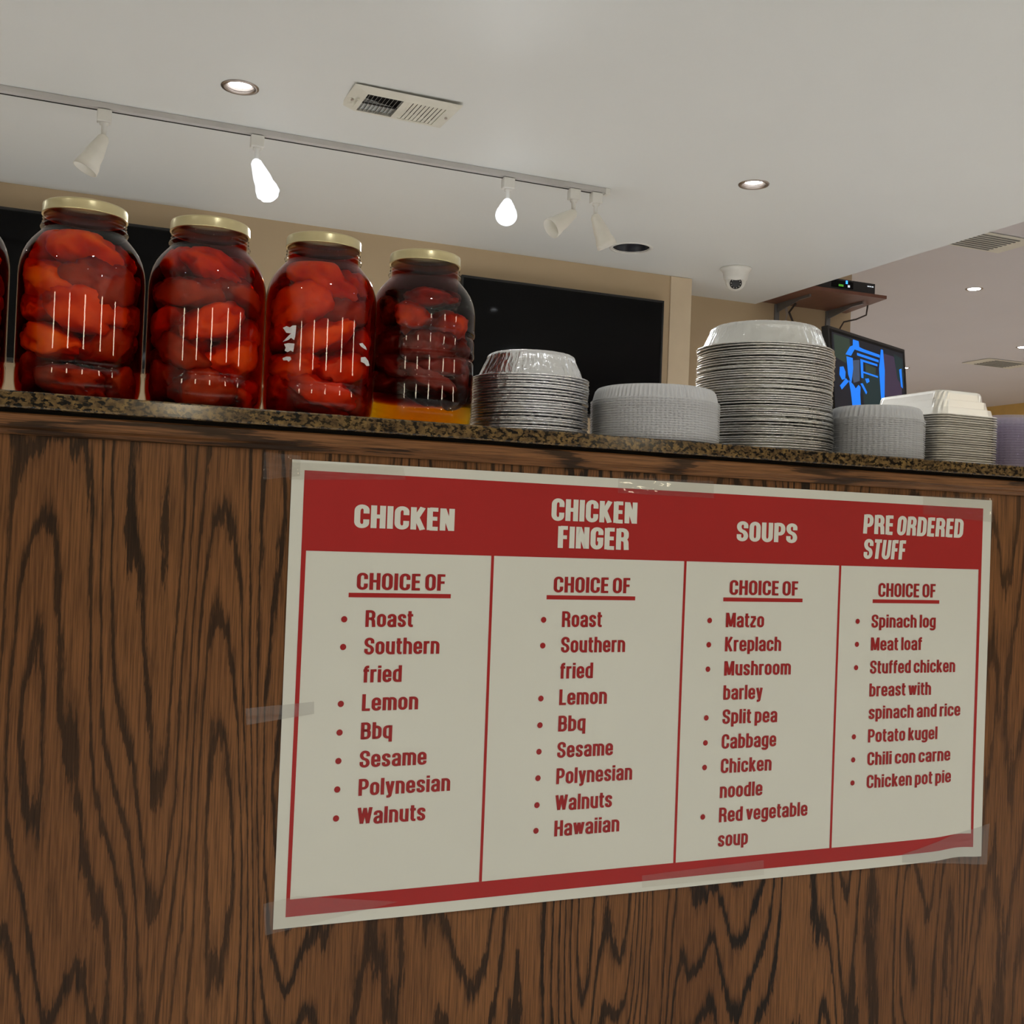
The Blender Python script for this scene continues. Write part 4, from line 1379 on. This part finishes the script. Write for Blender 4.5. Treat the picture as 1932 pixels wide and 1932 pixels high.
# shelf with box
sh = thing('wall_shelf', 'brown board shelf on steel brackets above the lit television', 'shelf', (0, 0, 0))
bm = prism(bmesh.new(), [(3.62, 4.864), (4.1915, 4.8523), (4.2634, 5.285), (3.62, 5.285)], 2.455, 2.473)
obj('board', bm, M['shelf'], sh)
for x in (3.757, 4.124):
    obj('upright', box(x - .014, x + .014, 5.274, 5.289, 1.9, 2.452, .001), M['bracket'], sh)
    bm = bmesh.new()
    bx(bm, x - .006, x + .006, 4.97, 5.274, 2.440, 2.4545)
    v = [bm.verts.new(c) for c in ((x - .003, 5.274, 2.405), (x - .003, 5.274, 2.44), (x - .003, 5.06, 2.44), (x + .003, 5.274, 2.405), (x + .003, 5.274, 2.44), (x + .003, 5.06, 2.44))]
    bm.faces.new((v[0], v[1], v[2])); bm.faces.new((v[3], v[5], v[4])); bm.faces.new((v[0], v[2], v[5], v[3])); bm.faces.new((v[0], v[3], v[4], v[1]))
    obj('bracket', bm, M['bracket'], sh)
cb1 = obj('cable', tube(bmesh.new(), [(3.80, 5.262, 2.452), (3.81, 5.25, 2.40), (3.80, 5.255, 2.35), (3.83, 5.26, 2.28), (3.84, 5.26, 2.20)], .009), M['cable_white'])
tag(cb1, 'pale cable hanging down the beige wall from the brown shelf', 'cable')
cb2 = obj('cable', tube(bmesh.new(), [(3.83, 5.20, 2.452), (3.80, 5.22, 2.40), (3.84, 5.23, 2.34), (3.86, 5.24, 2.29), (3.86, 5.25, 2.2)], .007), M['cable_dark'])
tag(cb2, 'dark cable looping down behind the pale cable under the shelf', 'cable')
cb3 = obj('cable', tube(bmesh.new(), [(4.20, 5.02, 2.45), (4.20, 5.03, 2.395), (4.17, 5.08, 2.375), (4.13, 5.14, 2.365), (4.12, 5.16, 2.33), (4.12, 5.16, 2.24)], .005), M['cable_dark'])
tag(cb3, 'thin dark cable bending from the shelf down to the lit television', 'cable')

bxo = thing('set_top_box', 'black set-top box with green and blue indicators on the brown shelf', 'set-top box', (3.93, 4.884, 2.4735))
obj('casing', box(-.235, .205, 0, .22, .004, .066, .003), M['black'], bxo)
bm = bmesh.new()
for a, b in ((-.20, .03), (.17, .03), (-.20, .18), (.17, .18)):
    bx(bm, a, a + .02, b, b + .02, 0, .0045)
obj('feet', bm, M['black'], bxo)
obj('front_window', box(-.10, .05, -.0015, .0, .016, .056), M['screen'], bxo)
bm = bmesh.new()
for k in range(4): bx(bm, -.050 + k * .0085, -.0445 + k * .0085, -.0028, -.0016, .024, .035)
obj('green_clock_digits', bm, M['led_green'], bxo)
obj('blue_light', box(-.002, .010, -.0028, -.0016, .042, .060), M['led_blue'], bxo)
obj('white_light', box(.012, .026, -.0028, -.0016, .024, .036), M['led_white'], bxo)
bm = bmesh.new()
for k, w in enumerate((.005, .004, .005, .003, .006, .004)):
    bx(bm, .150 + k * .0075, .150 + k * .0075 + w, -.0012, 0, .044, .050)
obj('maker_mark', bm, M['led_white'], bxo)
